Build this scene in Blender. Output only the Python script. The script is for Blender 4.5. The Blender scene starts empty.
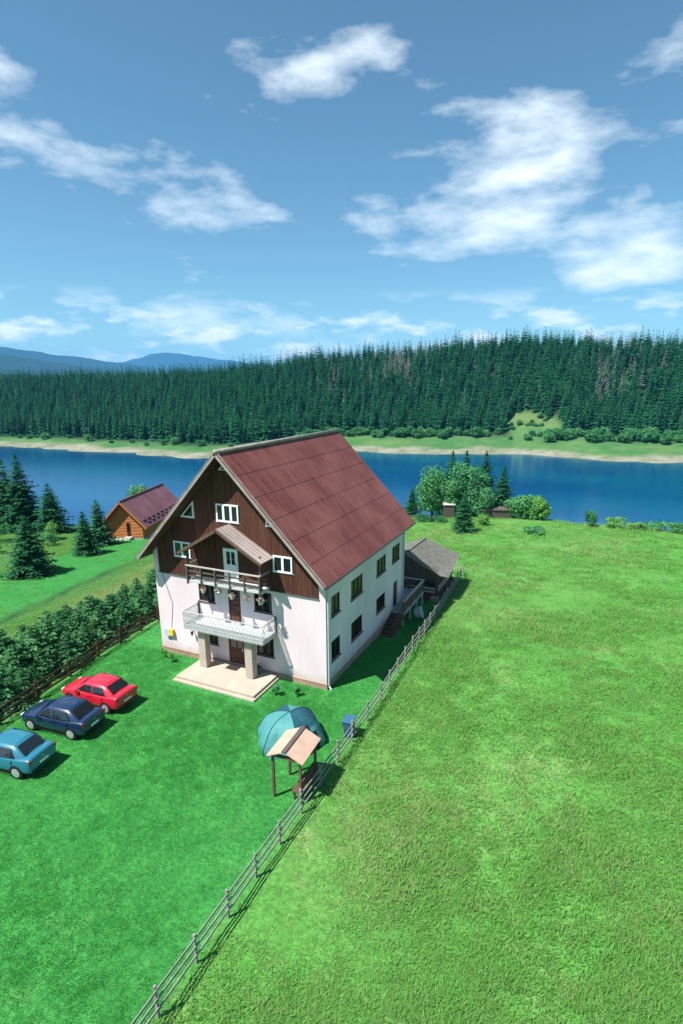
import bpy, bmesh, math, random
import numpy as np
from mathutils import Vector, Matrix, Euler
from mathutils import noise as mnoise

SC = bpy.context.scene
COL = SC.collection
R = math.radians
rnd = random.Random(7)

# ------------------------------------------------------------------ materials
def new_mat(name):
    m = bpy.data.materials.new(name); m.use_nodes = True
    nt = m.node_tree; b = nt.nodes['Principled BSDF']
    return m, nt, b

def N(nt, typ, **kw):
    n = nt.nodes.new(typ)
    for k, v in kw.items():
        if k.startswith('i_'):
            key = k[2:]; key = int(key) if key.isdigit() else key.replace('_', ' ')
            n.inputs[key].default_value = v
        else: setattr(n, k, v)
    return n

def L(nt, a, ao, b, bi): nt.links.new(a.outputs[ao], b.inputs[bi])

def mixc(nt, fac, a, b, blend='MIX'):
    """fac/a/b: (node, socket) or value -> mix node (Result at output 2)"""
    n = nt.nodes.new('ShaderNodeMix'); n.data_type = 'RGBA'; n.blend_type = blend
    for idx, v in ((0, fac), (6, a), (7, b)):
        if isinstance(v, tuple) and len(v) == 2 and hasattr(v[0], 'outputs'):
            nt.links.new(v[0].outputs[v[1]], n.inputs[idx])
        else:
            n.inputs[idx].default_value = v if idx == 0 else (tuple(v) + (1,))[:4]
    return n

def ramp(nt, src, so, p0, p1):
    n = nt.nodes.new('ShaderNodeMapRange'); n.inputs[1].default_value = p0; n.inputs[2].default_value = p1
    nt.links.new(src.outputs[so], n.inputs[0]); return n

def mat(name, col, rough=.7, var=.25, scale=3., bump=0., bscale=20., metal=0., coat=0., spec=.2, stretch=(1, 1, 1), col2=None, detail=5):
    m, nt, b = new_mat(name)
    tc = N(nt, 'ShaderNodeTexCoord'); mp = N(nt, 'ShaderNodeMapping'); mp.inputs['Scale'].default_value = stretch
    L(nt, tc, 'Object', mp, 'Vector')
    nz = N(nt, 'ShaderNodeTexNoise', i_Scale=scale, i_Detail=detail, i_Roughness=.62); L(nt, mp, 0, nz, 'Vector')
    f = ramp(nt, nz, 0, .3, .7)
    lo = col2 if col2 else tuple(c * (1 - var) for c in col); hi = tuple(min(1, c * (1 + var * .6)) for c in col) if not col2 else col
    mx = mixc(nt, (f, 0), lo, hi); L(nt, mx, 2, b, 'Base Color')
    b.inputs['Roughness'].default_value = rough; b.inputs['Metallic'].default_value = metal
    b.inputs['Coat Weight'].default_value = coat; b.inputs['Specular IOR Level'].default_value = spec
    if bump:
        bn = N(nt, 'ShaderNodeTexNoise', i_Scale=bscale, i_Detail=4.); L(nt, mp, 0, bn, 'Vector')
        bp = N(nt, 'ShaderNodeBump', i_Strength=bump, i_Distance=.05); L(nt, bn, 0, bp, 'Height'); L(nt, bp, 0, b, 'Normal')
    return m

def leaf_mat(name, col, var=.35, hue=.02, rough=.65, trans=.25, tint2=None):
    """foliage: shade differs from leaf clump to leaf clump and from plant to plant"""
    m, nt, b = new_mat(name)
    g = N(nt, 'ShaderNodeNewGeometry'); oi = N(nt, 'ShaderNodeObjectInfo')
    lo = tuple(c * (1 - var) for c in col); hi = tuple(min(1, c * (1 + var)) for c in col)
    a = mixc(nt, (g, 'Random Per Island'), lo, hi)
    t2 = tint2 if tint2 else (col[0] * 1.5, col[1] * .95, col[2] * .8)
    f = N(nt, 'ShaderNodeMath', operation='MULTIPLY'); L(nt, oi, 'Random', f, 0); f.inputs[1].default_value = .8
    c = mixc(nt, (f, 0), (a, 2), t2)
    L(nt, c, 2, b, 'Base Color')
    b.inputs['Roughness'].default_value = rough + .1; b.inputs['Specular IOR Level'].default_value = .12
    tr = N(nt, 'ShaderNodeBsdfTranslucent'); L(nt, c, 2, tr, 0)
    ms = N(nt, 'ShaderNodeMixShader'); ms.inputs[0].default_value = trans
    out = nt.nodes['Material Output']
    L(nt, b, 0, ms, 1); L(nt, tr, 0, ms, 2); L(nt, ms, 0, out, 0)
    return m

M = {}
M['stucco'] = mat('stucco', (.715, .595, .635), .9, .16, .45, .25, 40, stretch=(1, 1, .3), detail=9)
M['stucco_side'] = M['stucco']
M['plinth'] = mat('plinth', (.36, .24, .18), .85, .25, 1.5, .3, 25)
M['trimwhite'] = mat('trimwhite', (.72, .76, .78), .35, .05, 2)
M['darkwood'] = mat('darkwood', (.075, .040, .026), .7, .45, 2.5, .3, 12, stretch=(3, 3, .5))
M['brownframe'] = mat('brownframe', (.055, .028, .02), .5, .3, 4)
M['doorbrown'] = mat('doorbrown', (.10, .045, .03), .45, .3, 4)
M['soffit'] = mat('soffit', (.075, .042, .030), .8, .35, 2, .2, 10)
M['raketrim'] = mat('raketrim', (.30, .265, .24), .6, .3, 2)
M['gutter'] = mat('gutter', (.09, .055, .055), .45, .2, 2)
M['pipe'] = mat('pipe', (.45, .52, .54), .4, .1, 2)
M['porch'] = mat('porch', (.42, .345, .28), .8, .12, 1.2, .15, 12)
M['pillar'] = mat('pillar', (.42, .36, .30), .85, .15, 2, .2, 15)
M['concrete'] = mat('concrete', (.40, .40, .38), .9, .2, 2, .3, 20)
M['balcwhite'] = mat('balcwhite', (.42, .43, .44), .5, .12, 3)
M['balcfloor'] = mat('balcfloor', (.46, .49, .49), .7, .15, 3)
M['railgrey'] = mat('railgrey', (.10, .085, .075), .6, .3, 3)
M['raillight'] = mat('raillight', (.40, .38, .35), .6, .2, 3)
M['deckwood'] = mat('deckwood', (.12, .075, .055), .8, .35, 3, .2, 15, stretch=(1, 1, 1))
M['deckfloor'] = mat('deckfloor', (.30, .31, .31), .85, .2, 3)
M['fencedark'] = mat('fencedark', (.075, .04, .028), .8, .4, 3)
M['fencegrey'] = mat('fencegrey', (.25, .245, .225), .8, .35, 3)
M['bark'] = mat('bark', (.075, .055, .042), .9, .4, 6, .4, 20)
M['greybark'] = mat('greybark', (.14, .165, .155), .9, .3, 6)
M['logs'] = mat('logs', (.48, .165, .050), .7, .3, 1.5, .2, 12, stretch=(.6, .6, 4))
M['black'] = mat('black', (.012, .012, .013), .6, .1)
M['tyre'] = mat('tyre', (.018, .018, .019), .85, .2, 20)
M['rim'] = mat('rim', (.55, .57, .60), .3, .08, 5, metal=.6)
M['plate'] = mat('plate', (.75, .76, .76), .4, .03)
M['lens_red'] = mat('lens_red', (.30, .012, .012), .2, .1, coat=.5)
M['lens_clear'] = mat('lens_clear', (.55, .58, .60), .15, .1, coat=.5)
M['chrome'] = mat('chrome', (.6, .62, .64), .2, .05, metal=.9)
M['yellowbox'] = mat('yellowbox', (.70, .50, .05), .5, .1)
M['clay'] = mat('clay', (.62, .55, .52), .7, .15, 6)
M['flower'] = leaf_mat('flower', (.55, .44, .43), .3)
M['potleaf'] = leaf_mat('potleaf', (.09, .16, .06), .4)
M['bluepot'] = mat('bluepot', (.08, .13, .17), .5, .2)
M['rubber'] = mat('rubber', (.035, .03, .028), .9, .2)
M['tub'] = mat('tub', (.50, .56, .57), .5, .12)
M['bin'] = mat('bin', (.035, .11, .20), .5, .15, 3)
M['tent_light'] = mat('tent_light', (.060, .225, .225), .6, .15, 1.5, .35, 6)
M['tent_dark'] = mat('tent_dark', (.016, .080, .105), .6, .2, 1.5, .35, 6)
M['tent_black'] = mat('tent_black', (.012, .018, .022), .8, .2)
M['beigeroof'] = mat('beigeroof', (.50, .33, .25), .75, .15, 2, .2, 10)
M['curtain'] = mat('curtain', (.62, .60, .58), .9, .2, 4, stretch=(6, 6, .5))
M['sandbag'] = M['concrete']

def weather(m):
    nt = m.node_tree; b = nt.nodes['Principled BSDF']; src = b.inputs['Base Color'].links[0].from_socket
    tc = N(nt, 'ShaderNodeTexCoord'); sx = N(nt, 'ShaderNodeSeparateXYZ'); L(nt, tc, 'Object', sx, 0)
    n = N(nt, 'ShaderNodeTexNoise', i_Scale=1.3, i_Detail=6.); L(nt, tc, 'Object', n, 0)
    h = N(nt, 'ShaderNodeMath', operation='MULTIPLY_ADD'); L(nt, n, 0, h, 0); h.inputs[1].default_value = -1.1; L(nt, sx, 2, h, 2)
    f = ramp(nt, h, 0, .35, -.25); f.inputs[4].default_value = .5
    mp = N(nt, 'ShaderNodeMapping'); mp.inputs['Scale'].default_value = (2.2, 2.2, .12); L(nt, tc, 'Object', mp, 0)
    n2 = N(nt, 'ShaderNodeTexNoise', i_Scale=1.6, i_Detail=7., i_Roughness=.7); L(nt, mp, 0, n2, 0); f2 = ramp(nt, n2, 0, .56, .78); f2.inputs[4].default_value = .28
    a = mixc(nt, (f, 0), (1, 1, 1), (.36, .31, .25)); nt.links.new(src, a.inputs[6])
    c = mixc(nt, (f2, 0), (a, 2), (.42, .38, .37)); L(nt, c, 2, b, 'Base Color')
weather(M['stucco'])

def glass_mat(name, tint, alpha):
    m, nt, b = new_mat(name)
    b.inputs['Base Color'].default_value = tint + (1,); b.inputs['Roughness'].default_value = .04
    b.inputs['Specular IOR Level'].default_value = .8
    if alpha < 1:
        tr = N(nt, 'ShaderNodeBsdfTransparent'); tr.inputs[0].default_value = (.75, .82, .8, 1)
        ms = N(nt, 'ShaderNodeMixShader'); ms.inputs[0].default_value = alpha
        L(nt, tr, 0, ms, 1); L(nt, b, 0, ms, 2); L(nt, ms, 0, nt.nodes['Material Output'], 0)
    return m
M['pane'] = glass_mat('pane', (.012, .018, .02), .55)
M['carglass'] = glass_mat('carglass', (.012, .016, .02), 1)
M['panedark'] = glass_mat('panedark', (.012, .016, .02), 1)

def paint(name, col):
    m, nt, b = new_mat(name)
    nz = N(nt, 'ShaderNodeTexNoise', i_Scale=900.)
    mx = mixc(nt, (nz, 0), tuple(c * .92 for c in col), col); L(nt, mx, 2, b, 'Base Color')
    b.inputs['Roughness'].default_value = .35; b.inputs['Coat Weight'].default_value = .8; b.inputs['Coat Roughness'].default_value = .05
    return m
M['red'] = paint('red', (.55, .012, .035))
M['navy'] = paint('navy', (.006, .020, .062))
M['turq'] = paint('turq', (.018, .15, .22))

# metal roof sheets: ribs run down the slope (object Y is along the ridge)
def roof_mat(name, colA, colB, rib, axis='Y', ribstr=.6, tile=None):
    m, nt, b = new_mat(name)
    tc = N(nt, 'ShaderNodeTexCoord'); sx = N(nt, 'ShaderNodeSeparateXYZ'); L(nt, tc, 'Object', sx, 0)
    mp = N(nt, 'ShaderNodeMapping'); mp.inputs['Scale'].default_value = (.25, 1.6, .25) if axis == 'Y' else (1.6, .25, .25)
    L(nt, tc, 'Object', mp, 0)
    n1 = N(nt, 'ShaderNodeTexNoise', i_Scale=1.6, i_Detail=7., i_Roughness=.7); L(nt, mp, 0, n1, 0)
    n2 = N(nt, 'ShaderNodeTexNoise', i_Scale=.45, i_Detail=4.); L(nt, tc, 'Object', n2, 0)
    f1 = ramp(nt, n1, 0, .35, .68); mx = mixc(nt, (f1, 0), colA, colB)
    f2 = ramp(nt, n2, 0, .35, .7); f2.inputs[4].default_value = .6
    mx2 = mixc(nt, (f2, 0), (mx, 2), tuple(c * 1.3 + .018 for c in colB)); L(nt, mx2, 2, b, 'Base Color')
    ml = N(nt, 'ShaderNodeMath', operation='MULTIPLY'); ml.inputs[1].default_value = rib; L(nt, sx, axis, ml, 0)
    sn = N(nt, 'ShaderNodeMath', operation='SINE'); L(nt, ml, 0, sn, 0)
    h = sn
    if tile:
        m2 = N(nt, 'ShaderNodeMath', operation='MULTIPLY'); m2.inputs[1].default_value = tile; L(nt, sx, 'Z', m2, 0)
        fr = N(nt, 'ShaderNodeMath', operation='FRACT'); L(nt, m2, 0, fr, 0)
        ad = N(nt, 'ShaderNodeMath', operation='MULTIPLY_ADD'); L(nt, fr, 0, ad, 0); ad.inputs[1].default_value = -2.; L(nt, sn, 0, ad, 2); h = ad
    bp = N(nt, 'ShaderNodeBump', i_Strength=ribstr, i_Distance=.03); L(nt, h, 0, bp, 'Height'); L(nt, bp, 0, b, 'Normal')
    b.inputs['Roughness'].default_value = .6; b.inputs['Specular IOR Level'].default_value = .2
    return m
M['redroof'] = roof_mat('redroof', (.110, .0255, .0215), (.188, .062, .054), 2 * math.pi / .3, ribstr=.35)
M['cabinroof'] = roof_mat('cabinroof', (.125, .048, .062), (.185, .080, .098), 2 * math.pi / .35, axis='Y', tile=3.2)
M['canopyroof'] = roof_mat('canopyroof', (.22, .175, .16), (.34, .29, .275), 2 * math.pi / .3, ribstr=.5)
def shingle_mat():
    m, nt, b = new_mat('woodshingle')
    tc = N(nt, 'ShaderNodeTexCoord')
    br = N(nt, 'ShaderNodeTexBrick', i_Scale=2.2, i_Mortar_Size=.012); br.inputs['Color1'].default_value = (.135, .13, .115, 1)
    br.inputs['Color2'].default_value = (.075, .075, .07, 1); br.inputs['Mortar'].default_value = (.05, .05, .045, 1)
    br.inputs['Brick Width'].default_value = .45; br.inputs['Row Height'].default_value = .5
    mp = N(nt, 'ShaderNodeMapping'); mp.inputs['Rotation'].default_value = (0, 0, R(90)); L(nt, tc, 'Object', mp, 0); L(nt, mp, 0, br, 0)
    nz = N(nt, 'ShaderNodeTexNoise', i_Scale=3., i_Detail=6.); L(nt, tc, 'Object', nz, 0)
    f = ramp(nt, nz, 0, .35, .7); mx = mixc(nt, (f, 0), (br, 0), (.15, .15, .115)); mx.inputs[0].default_value = .5
    L(nt, mx, 2, b, 'Base Color'); b.inputs['Roughness'].default_value = .9
    bp = N(nt, 'ShaderNodeBump', i_Strength=.6, i_Distance=.03); L(nt, br, 'Fac', bp, 'Height'); bp.invert = True; L(nt, bp, 0, b, 'Normal')
    return m
M['shingle'] = shingle_mat()

M['spruce'] = leaf_mat('spruce', (.005, .070, .034), .65, tint2=(.018, .135, .048))
M['spruce_near'] = leaf_mat('spruce_near', (.016, .105, .042), .55, tint2=(.030, .135, .048))
M['spruce_pale'] = leaf_mat('spruce_pale', (.038, .150, .075), .5, tint2=(.05, .17, .07))
M['spruce_dead'] = leaf_mat('spruce_dead', (.15, .20, .175), .35, tint2=(.19, .23, .20))
M['hedge'] = leaf_mat('hedge', (.046, .185, .068), .6, tint2=(.11, .28, .10))
M['broadleaf'] = leaf_mat('broadleaf', (.070, .255, .105), .4, tint2=(.095, .29, .09))
M['broadlight'] = leaf_mat('broadlight', (.12, .32, .075), .35, tint2=(.14, .34, .075))
M['shrubfar'] = leaf_mat('shrubfar', (.040, .185, .075), .4, tint2=(.07, .23, .07))
M['meadowblade'] = leaf_mat('meadowblade', (.130, .385, .068), .3, trans=.55, tint2=(.22, .41, .11))
M['fieldblade'] = leaf_mat('fieldblade', (.15, .38, .085), .3, trans=.5, tint2=(.23, .35, .11))
M['lawnblade'] = leaf_mat('lawnblade', (.060, .34, .070), .3, trans=.5, tint2=(.085, .38, .075))
M['dryblade'] = leaf_mat('dryblade', (.34, .46, .17), .3, trans=.6, tint2=(.42, .46, .22))

# ------------------------------------------------------------------ mesh helpers
class MB:
    def __init__(s): s.v = []; s.f = []; s.m = []
    def add(s, vs, fs, mi=0):
        o = len(s.v); s.v += [tuple(p) for p in vs]; s.f += [tuple(i + o for i in f) for f in fs]; s.m += [mi] * len(fs); return s
    def box(s, x0, x1, y0, y1, z0, z1, mi=0):
        vs = [(x, y, z) for z in (z0, z1) for y in (y0, y1) for x in (x0, x1)]
        return s.add(vs, [(0, 2, 3, 1), (4, 5, 7, 6), (0, 1, 5, 4), (2, 6, 7, 3), (0, 4, 6, 2), (1, 3, 7, 5)], mi)
    def bar(s, a, b, w, h=None, mi=0, up=(0, 0, 1)):
        a = Vector(a); b = Vector(b); h = h or w; d = (b - a).normalized(); u = Vector(up)
        if abs(d.dot(u)) > .95: u = Vector((0, 1, 0))
        r = d.cross(u).normalized(); u = r.cross(d).normalized()
        vs = [p + r * (i * w / 2) + u * (j * h / 2) for p in (a, b) for j in (-1, 1) for i in (-1, 1)]
        return s.add(vs, [(0, 2, 3, 1), (4, 5, 7, 6), (0, 1, 5, 4), (2, 6, 7, 3), (0, 4, 6, 2), (1, 3, 7, 5)], mi)
    def tube(s, a, b, r0, r1=None, n=8, mi=0, caps=True):
        a = Vector(a); b = Vector(b); r1 = r0 if r1 is None else r1; d = (b - a).normalized()
        u = d.orthogonal().normalized(); w = d.cross(u)
        vs = [p + (u * math.cos(2 * math.pi * i / n) + w * math.sin(2 * math.pi * i / n)) * r for p, r in ((a, r0), (b, r1)) for i in range(n)]
        fs = [(i, (i + 1) % n, n + (i + 1) % n, n + i) for i in range(n)]
        if caps: fs += [tuple(range(n))[::-1], tuple(range(n, 2 * n))]
        return s.add(vs, fs, mi)
    def slab(s, q, t, mi=0):
        q = [Vector(p) for p in q]; n = (q[1] - q[0]).cross(q[-1] - q[0]).normalized(); k = len(q)
        vs = q + [p - n * t for p in q]
        fs = [tuple(range(k)), tuple(range(k, 2 * k))[::-1]] + [(i, k + i, k + (i + 1) % k, (i + 1) % k) for i in range(k)]
        return s.add(vs, fs, mi)
    def build(s, name, mats, parent=None, smooth=False, bevel=0):
        me = bpy.data.meshes.new(name); me.from_pydata(s.v, [], s.f)
        if not isinstance(mats, (list, tuple)): mats = [mats]
        for m in mats: me.materials.append(m)
        if len(mats) > 1: me.polygons.foreach_set('material_index', s.m)
        if smooth: me.polygons.foreach_set('use_smooth', [True] * len(s.f))
        me.update()
        o = bpy.data.objects.new(name, me); COL.objects.link(o)
        if parent: o.parent = parent
        if bevel:
            md = o.modifiers.new('bevel', 'BEVEL'); md.width = bevel; md.segments = 2; md.limit_method = 'ANGLE'
        return o

def tag(o, label=None, cat=None, group=None, kind=None):
    if label: o['label'] = label
    if cat: o['category'] = cat
    if group: o['group'] = group
    if kind: o['kind'] = kind
    return o
def thing(name, label, cat, loc=(0, 0, 0), rz=0, group=None):
    o = bpy.data.objects.new(name, None); COL.objects.link(o); o.location = loc; o.rotation_euler = (0, 0, rz)
    o.empty_display_size = .3
    return tag(o, label, cat, group)
def copy_tree(o, parent=None):
    c = o.copy(); COL.objects.link(c)
    if parent: c.parent = parent
    for ch in list(o.children): copy_tree(ch, c)
    return c

# ------------------------------------------------------------------ terrain
def lerp(pts, t):
    if t <= pts[0][0]: return pts[0][1]
    for (a, va), (b, vb) in zip(pts, pts[1:]):
        if t <= b:
            u = (t - a) / (b - a); u = u * u * (3 - 2 * u); return va + (vb - va) * u
    return pts[-1][1]
EDGE = [(-90, 58), (-60, 56), (-45, 50), (-40, 51), (-32, 57), (-10, 61), (11, 61), (15, 61), (25, 60), (32, 57), (38, 53), (44, 50), (50, 47), (70, 40), (120, 34)]
SHORE = [(-700, 560), (-260, 376), (-211, 355), (-167, 336), (-97, 303), (-40, 318), (4, 336), (31, 319), (68, 318), (104, 312), (133, 295), (152, 277), (181, 274), (300, 235), (700, 200)]
RIDGE = [(-567, 20), (-433, 18.5), (-332, 20.5), (-258, 20), (-157, 22.5), (-90, 27.0), (-32, 36.6), (48, 41.7), (123, 47.3), (189, 46.6), (280, 41.6), (325, 39.4)]
FSTART = [(-400, 40), (-60, 42), (-10, 60), (60, 60), (100, 64), (150, 72), (400, 76)]
WATER = -25.0
NX, NY = -.39983, .91660
def st(x, y): return NX * x + NY * y, NY * x - NX * y
def xy(s, t): return NX * s + NY * t, NY * s - NX * t
def sp(v, k): return k * math.log(1 + math.exp(min(60, v / k)))
def clamp(v, a=0., b=1.): return max(a, min(b, v))
def sstep(a, b, v):
    u = clamp((v - a) / (b - a)); return u * u * (3 - 2 * u)
def zg(x, y):
    s, t = st(x, y); e = lerp(EDGE, t); sw = lerp(SHORE, t)
    if s < (e + sw) / 2:
        z = -.077 * sp(min(s, e) - 8, 2.)
        if s > e: z -= .077 * (s - e) + .42 * max(0., sp(s - e - 2, 1.2) - .2)
        if s < 40: z -= .35 * clamp((s - 2) / 10) * clamp((t + 2) / 10) * clamp((40 - s) / 20)
        return max(z, -31)
    u = s - sw
    if u < 0: return max(-31, -25 + .12 * u)
    z = -25 + .10 * min(u, 22)
    if u > 22: z += .13 * (min(u, 60) - 22)
    if u > 60:
        rz = lerp(RIDGE, t); z0 = -25 + 2.2 + .13 * 38
        k = min(1, (u - 60) / 170.); k = k * k * (3 - 2 * k) * .5 + k * .5
        z = z0 + (rz - z0) * k
        if u > 230: z = max(-30, rz - .12 * (u - 230))
    return z
FR = [(3.35, -30.), (3.35, 0.), (3.0, 10.), (1.88, 27.7)]       # right fence line (x at y)
FL = [(-11.0, -30.), (-14.33, -10.3), (-15.69, -2.53), (-16.67, 4.1), (-18.6, 16.)]   # left fence line
def fx(line, y):
    if y <= line[0][1]: return line[0][0]
    for (xa, ya), (xb, yb) in zip(line, line[1:]):
        if y <= yb: return xa + (xb - xa) * (y - ya) / (yb - ya)
    return line[-1][0]

def steps(segs):
    out = []
    for a, b, d in segs:
        k = max(1, int(round((b - a) / d))); out += [a + (b - a) * i / k for i in range(k)]
    return out + [segs[-1][1]]
SS = steps([(-400, -60, 40), (-60, 72, .75), (72, 230, 7), (230, 560, 4.5), (560, 700, 14), (700, 1500, 100), (1500, 9000, 1500)])
TT = steps([(-9000, -1200, 1300), (-1200, -420, 60), (-420, -80, 5), (-80, 85, .85), (85, 330, 5), (330, 900, 60), (900, 9000, 1400)])
def track(s, t):   # the trodden line across the left field
    pass
def build_ground():
    ns, nt_ = len(SS), len(TT)
    vs = []; z1 = []; z2 = []
    for s in SS:
        for t in TT:
            x, y = xy(s, t); z = zg(x, y)
            if s < 75 and -90 < t < 90:
                n = mnoise.noise(Vector((x * .12, y * .12, 3)))
                yard = fx(FL, y) < x < fx(FR, y) and y < 20
                z += n * (.03 if yard else .16)
            elif s > 230: z += mnoise.noise(Vector((x * .05, y * .05, 1))) * 1.0
            vs.append((x, y, z))
            sw = lerp(SHORE, t); u = s - sw
            lawn = clamp((x - fx(FL, y)) / .8 + .3) * clamp((fx(FR, y) - x) / .6 + .5) * clamp((28 - y) / 5) if s < 60 else 0
            beach = sstep(-20, -6, u) * (1 - sstep(13, 21, u + 8 * mnoise.noise(Vector((x * .06, y * .06, 9)))))
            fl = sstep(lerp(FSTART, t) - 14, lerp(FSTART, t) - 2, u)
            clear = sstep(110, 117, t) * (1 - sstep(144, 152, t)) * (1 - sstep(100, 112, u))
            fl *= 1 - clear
            # left field: freshly mown bands, a dry olive band, a bright edge along the track
            left = clamp((fx(FL, y) - x) / .8 + .3) if s < 75 else 0
            q = (x + 27.6) * .955 + (y + 1.27) * .272          # across the track
            w = mnoise.noise(Vector((x * .15, y * .15, 5))) * 1.2
            mown = left * (1 - sstep(-1.2, .4, q + w * .4)) * (1 - sstep(8.5, 11, -q + w))
            olive = left * sstep(2.0, 3.6, q + w) * (1 - sstep(6.8, 8.2, q + w))
            olive = max(olive, .5 * clear * sstep(75, 90, u))
            trk = left * max(0, 1 - abs(q - .1) / .7)
            z1.append((lawn, beach, fl, left)); z2.append((mown, olive, trk, sstep(150, 200, s)))
    fs = [(i * nt_ + j, i * nt_ + j + 1, (i + 1) * nt_ + j + 1, (i + 1) * nt_ + j) for i in range(ns - 1) for j in range(nt_ - 1)]
    me = bpy.data.meshes.new('ground'); me.from_pydata(vs, [], fs)
    for nm, d in (('zone', z1), ('zonb', z2)):
        a = me.attributes.new(nm, 'FLOAT_COLOR', 'POINT'); a.data.foreach_set('color', np.array(d, dtype=np.float32).ravel())
    me.polygons.foreach_set('use_smooth', [True] * len(fs)); me.update()
    m, nt, b = new_mat('turf'); me.materials.append(m)
    tc = N(nt, 'ShaderNodeTexCoord'); za = N(nt, 'ShaderNodeAttribute', attribute_name='zone'); zb = N(nt, 'ShaderNodeAttribute', attribute_name='zonb')
    sa = N(nt, 'ShaderNodeSeparateColor'); L(nt, za, 'Color', sa, 0); sb = N(nt, 'ShaderNodeSeparateColor'); L(nt, zb, 'Color', sb, 0)
    def nz(scale, det=5., rough=.6, lo=.35, hi=.65):
        n = N(nt, 'ShaderNodeTexNoise', i_Scale=scale, i_Detail=det, i_Roughness=rough); L(nt, tc, 'Object', n, 0); return ramp(nt, n, 0, lo, hi)
    big = nz(.12); mid = nz(.6, 6, .65); fine = nz(5., 5, .7); fine2 = nz(1.6, 6, .7)
    sxx = N(nt, 'ShaderNodeSeparateXYZ'); L(nt, tc, 'Object', sxx, 0); gx = ramp(nt, sxx, 0, 6., 34.); gx.inputs[4].default_value = .75
    mead = mixc(nt, (big, 0), (.078, .265, .048), (.150, .310, .080)); mead = mixc(nt, (gx, 0), (mead, 2), (.048, .285, .040))
    mead = mixc(nt, (nz(.25, 6, .7, .52, .75), 0), (mead, 2), (.27, .31, .14))
    mead = mixc(nt, (fine2, 0), (mead, 2), (.090, .280, .052)); mead.inputs[0].default_value = .5
    lawnc = mixc(nt, (mid, 0), (.032, .200, .042), (.056, .280, .060))
    lawnc = mixc(nt, (nz(.35, 5, .7, .58, .8), 0), (lawnc, 2), (.12, .28, .08))
    fieldc = mixc(nt, (mid, 0), (.045, .165, .035), (.085, .19, .05))
    mownc = mixc(nt, (mid, 0), (.028, .215, .045), (.050, .245, .055))
    oliv = mixc(nt, (fine2, 0), (.11, .175, .055), (.20, .20, .085))
    sand = mixc(nt, (nz(.10, 7, .75), 0), (.13, .16, .09), (.34, .33, .26))
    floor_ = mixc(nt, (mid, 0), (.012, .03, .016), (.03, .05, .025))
    c = mixc(nt, (za, 'Alpha'), (mead, 2), (fieldc, 2))
    c = mixc(nt, (sb, 0), (c, 2), (mownc, 2)); c = mixc(nt, (sb, 2), (c, 2), (.022, .085, .03))
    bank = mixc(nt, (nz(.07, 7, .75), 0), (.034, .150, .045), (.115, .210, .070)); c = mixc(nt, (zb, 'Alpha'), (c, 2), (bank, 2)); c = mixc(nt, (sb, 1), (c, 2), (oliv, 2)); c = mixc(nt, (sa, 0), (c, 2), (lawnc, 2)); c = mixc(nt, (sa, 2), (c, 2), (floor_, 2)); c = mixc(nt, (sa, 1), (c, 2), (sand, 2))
    c2 = mixc(nt, (fine, 0), (.55, .55, .55), (1.1, 1.1, 1.1)); c3 = mixc(nt, 1., (c, 2), (c2, 2), 'MULTIPLY')
    L(nt, c3, 2, b, 'Base Color'); b.inputs['Roughness'].default_value = .95; b.inputs['Specular IOR Level'].default_value = .1
    bn = N(nt, 'ShaderNodeTexNoise', i_Scale=7., i_Detail=6., i_Roughness=.7); L(nt, tc, 'Object', bn, 0)
    bp = N(nt, 'ShaderNodeBump', i_Strength=.5, i_Distance=.15); L(nt, bn, 0, bp, 'Height'); L(nt, bp, 0, b, 'Normal')
    o = bpy.data.objects.new('ground', me); COL.objects.link(o); tag(o, 'grassy hillside sloping to the lake and rising again beyond it', 'ground', kind='structure')
build_ground()

def build_water():
    a = []
    for s, t in ((40, -9000), (40, 9000), (480, 9000), (480, -9000)):
        x, y = xy(s, t); a.append((x, y, WATER))
    # the sheet ends inside the far bank, which rises through it
    mb = MB(); mb.add(a, [(0, 1, 2, 3)])
    m, nt, b = new_mat('lakewater')
    tc = N(nt, 'ShaderNodeTexCoord'); mp = N(nt, 'ShaderNodeMapping'); mp.inputs['Scale'].default_value = (.5, 1., 1.); mp.inputs['Rotation'].default_value = (0, 0, R(-20))
    L(nt, tc, 'Object', mp, 0)
    n1 = N(nt, 'ShaderNodeTexNoise', i_Scale=.9, i_Detail=4., i_Roughness=.6); L(nt, mp, 0, n1, 0)
    n2 = N(nt, 'ShaderNodeTexNoise', i_Scale=.018, i_Detail=3.); L(nt, mp, 0, n2, 0)
    f = ramp(nt, n2, 0, .35, .65); c = mixc(nt, (f, 0), (.0005, .048, .150), (.001, .078, .165)); L(nt, c, 2, b, 'Base Color')
    bp = N(nt, 'ShaderNodeBump', i_Strength=.32, i_Distance=.12); L(nt, n1, 0, bp, 'Height'); L(nt, bp, 0, b, 'Normal')
    b.inputs['Roughness'].default_value = .10; b.inputs['IOR'].default_value = 1.33; b.inputs['Specular IOR Level'].default_value = .5
    tag(mb.build('lake_water', m), 'deep blue lake between the meadow and the forest', 'water', kind='structure')
build_water()

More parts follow.
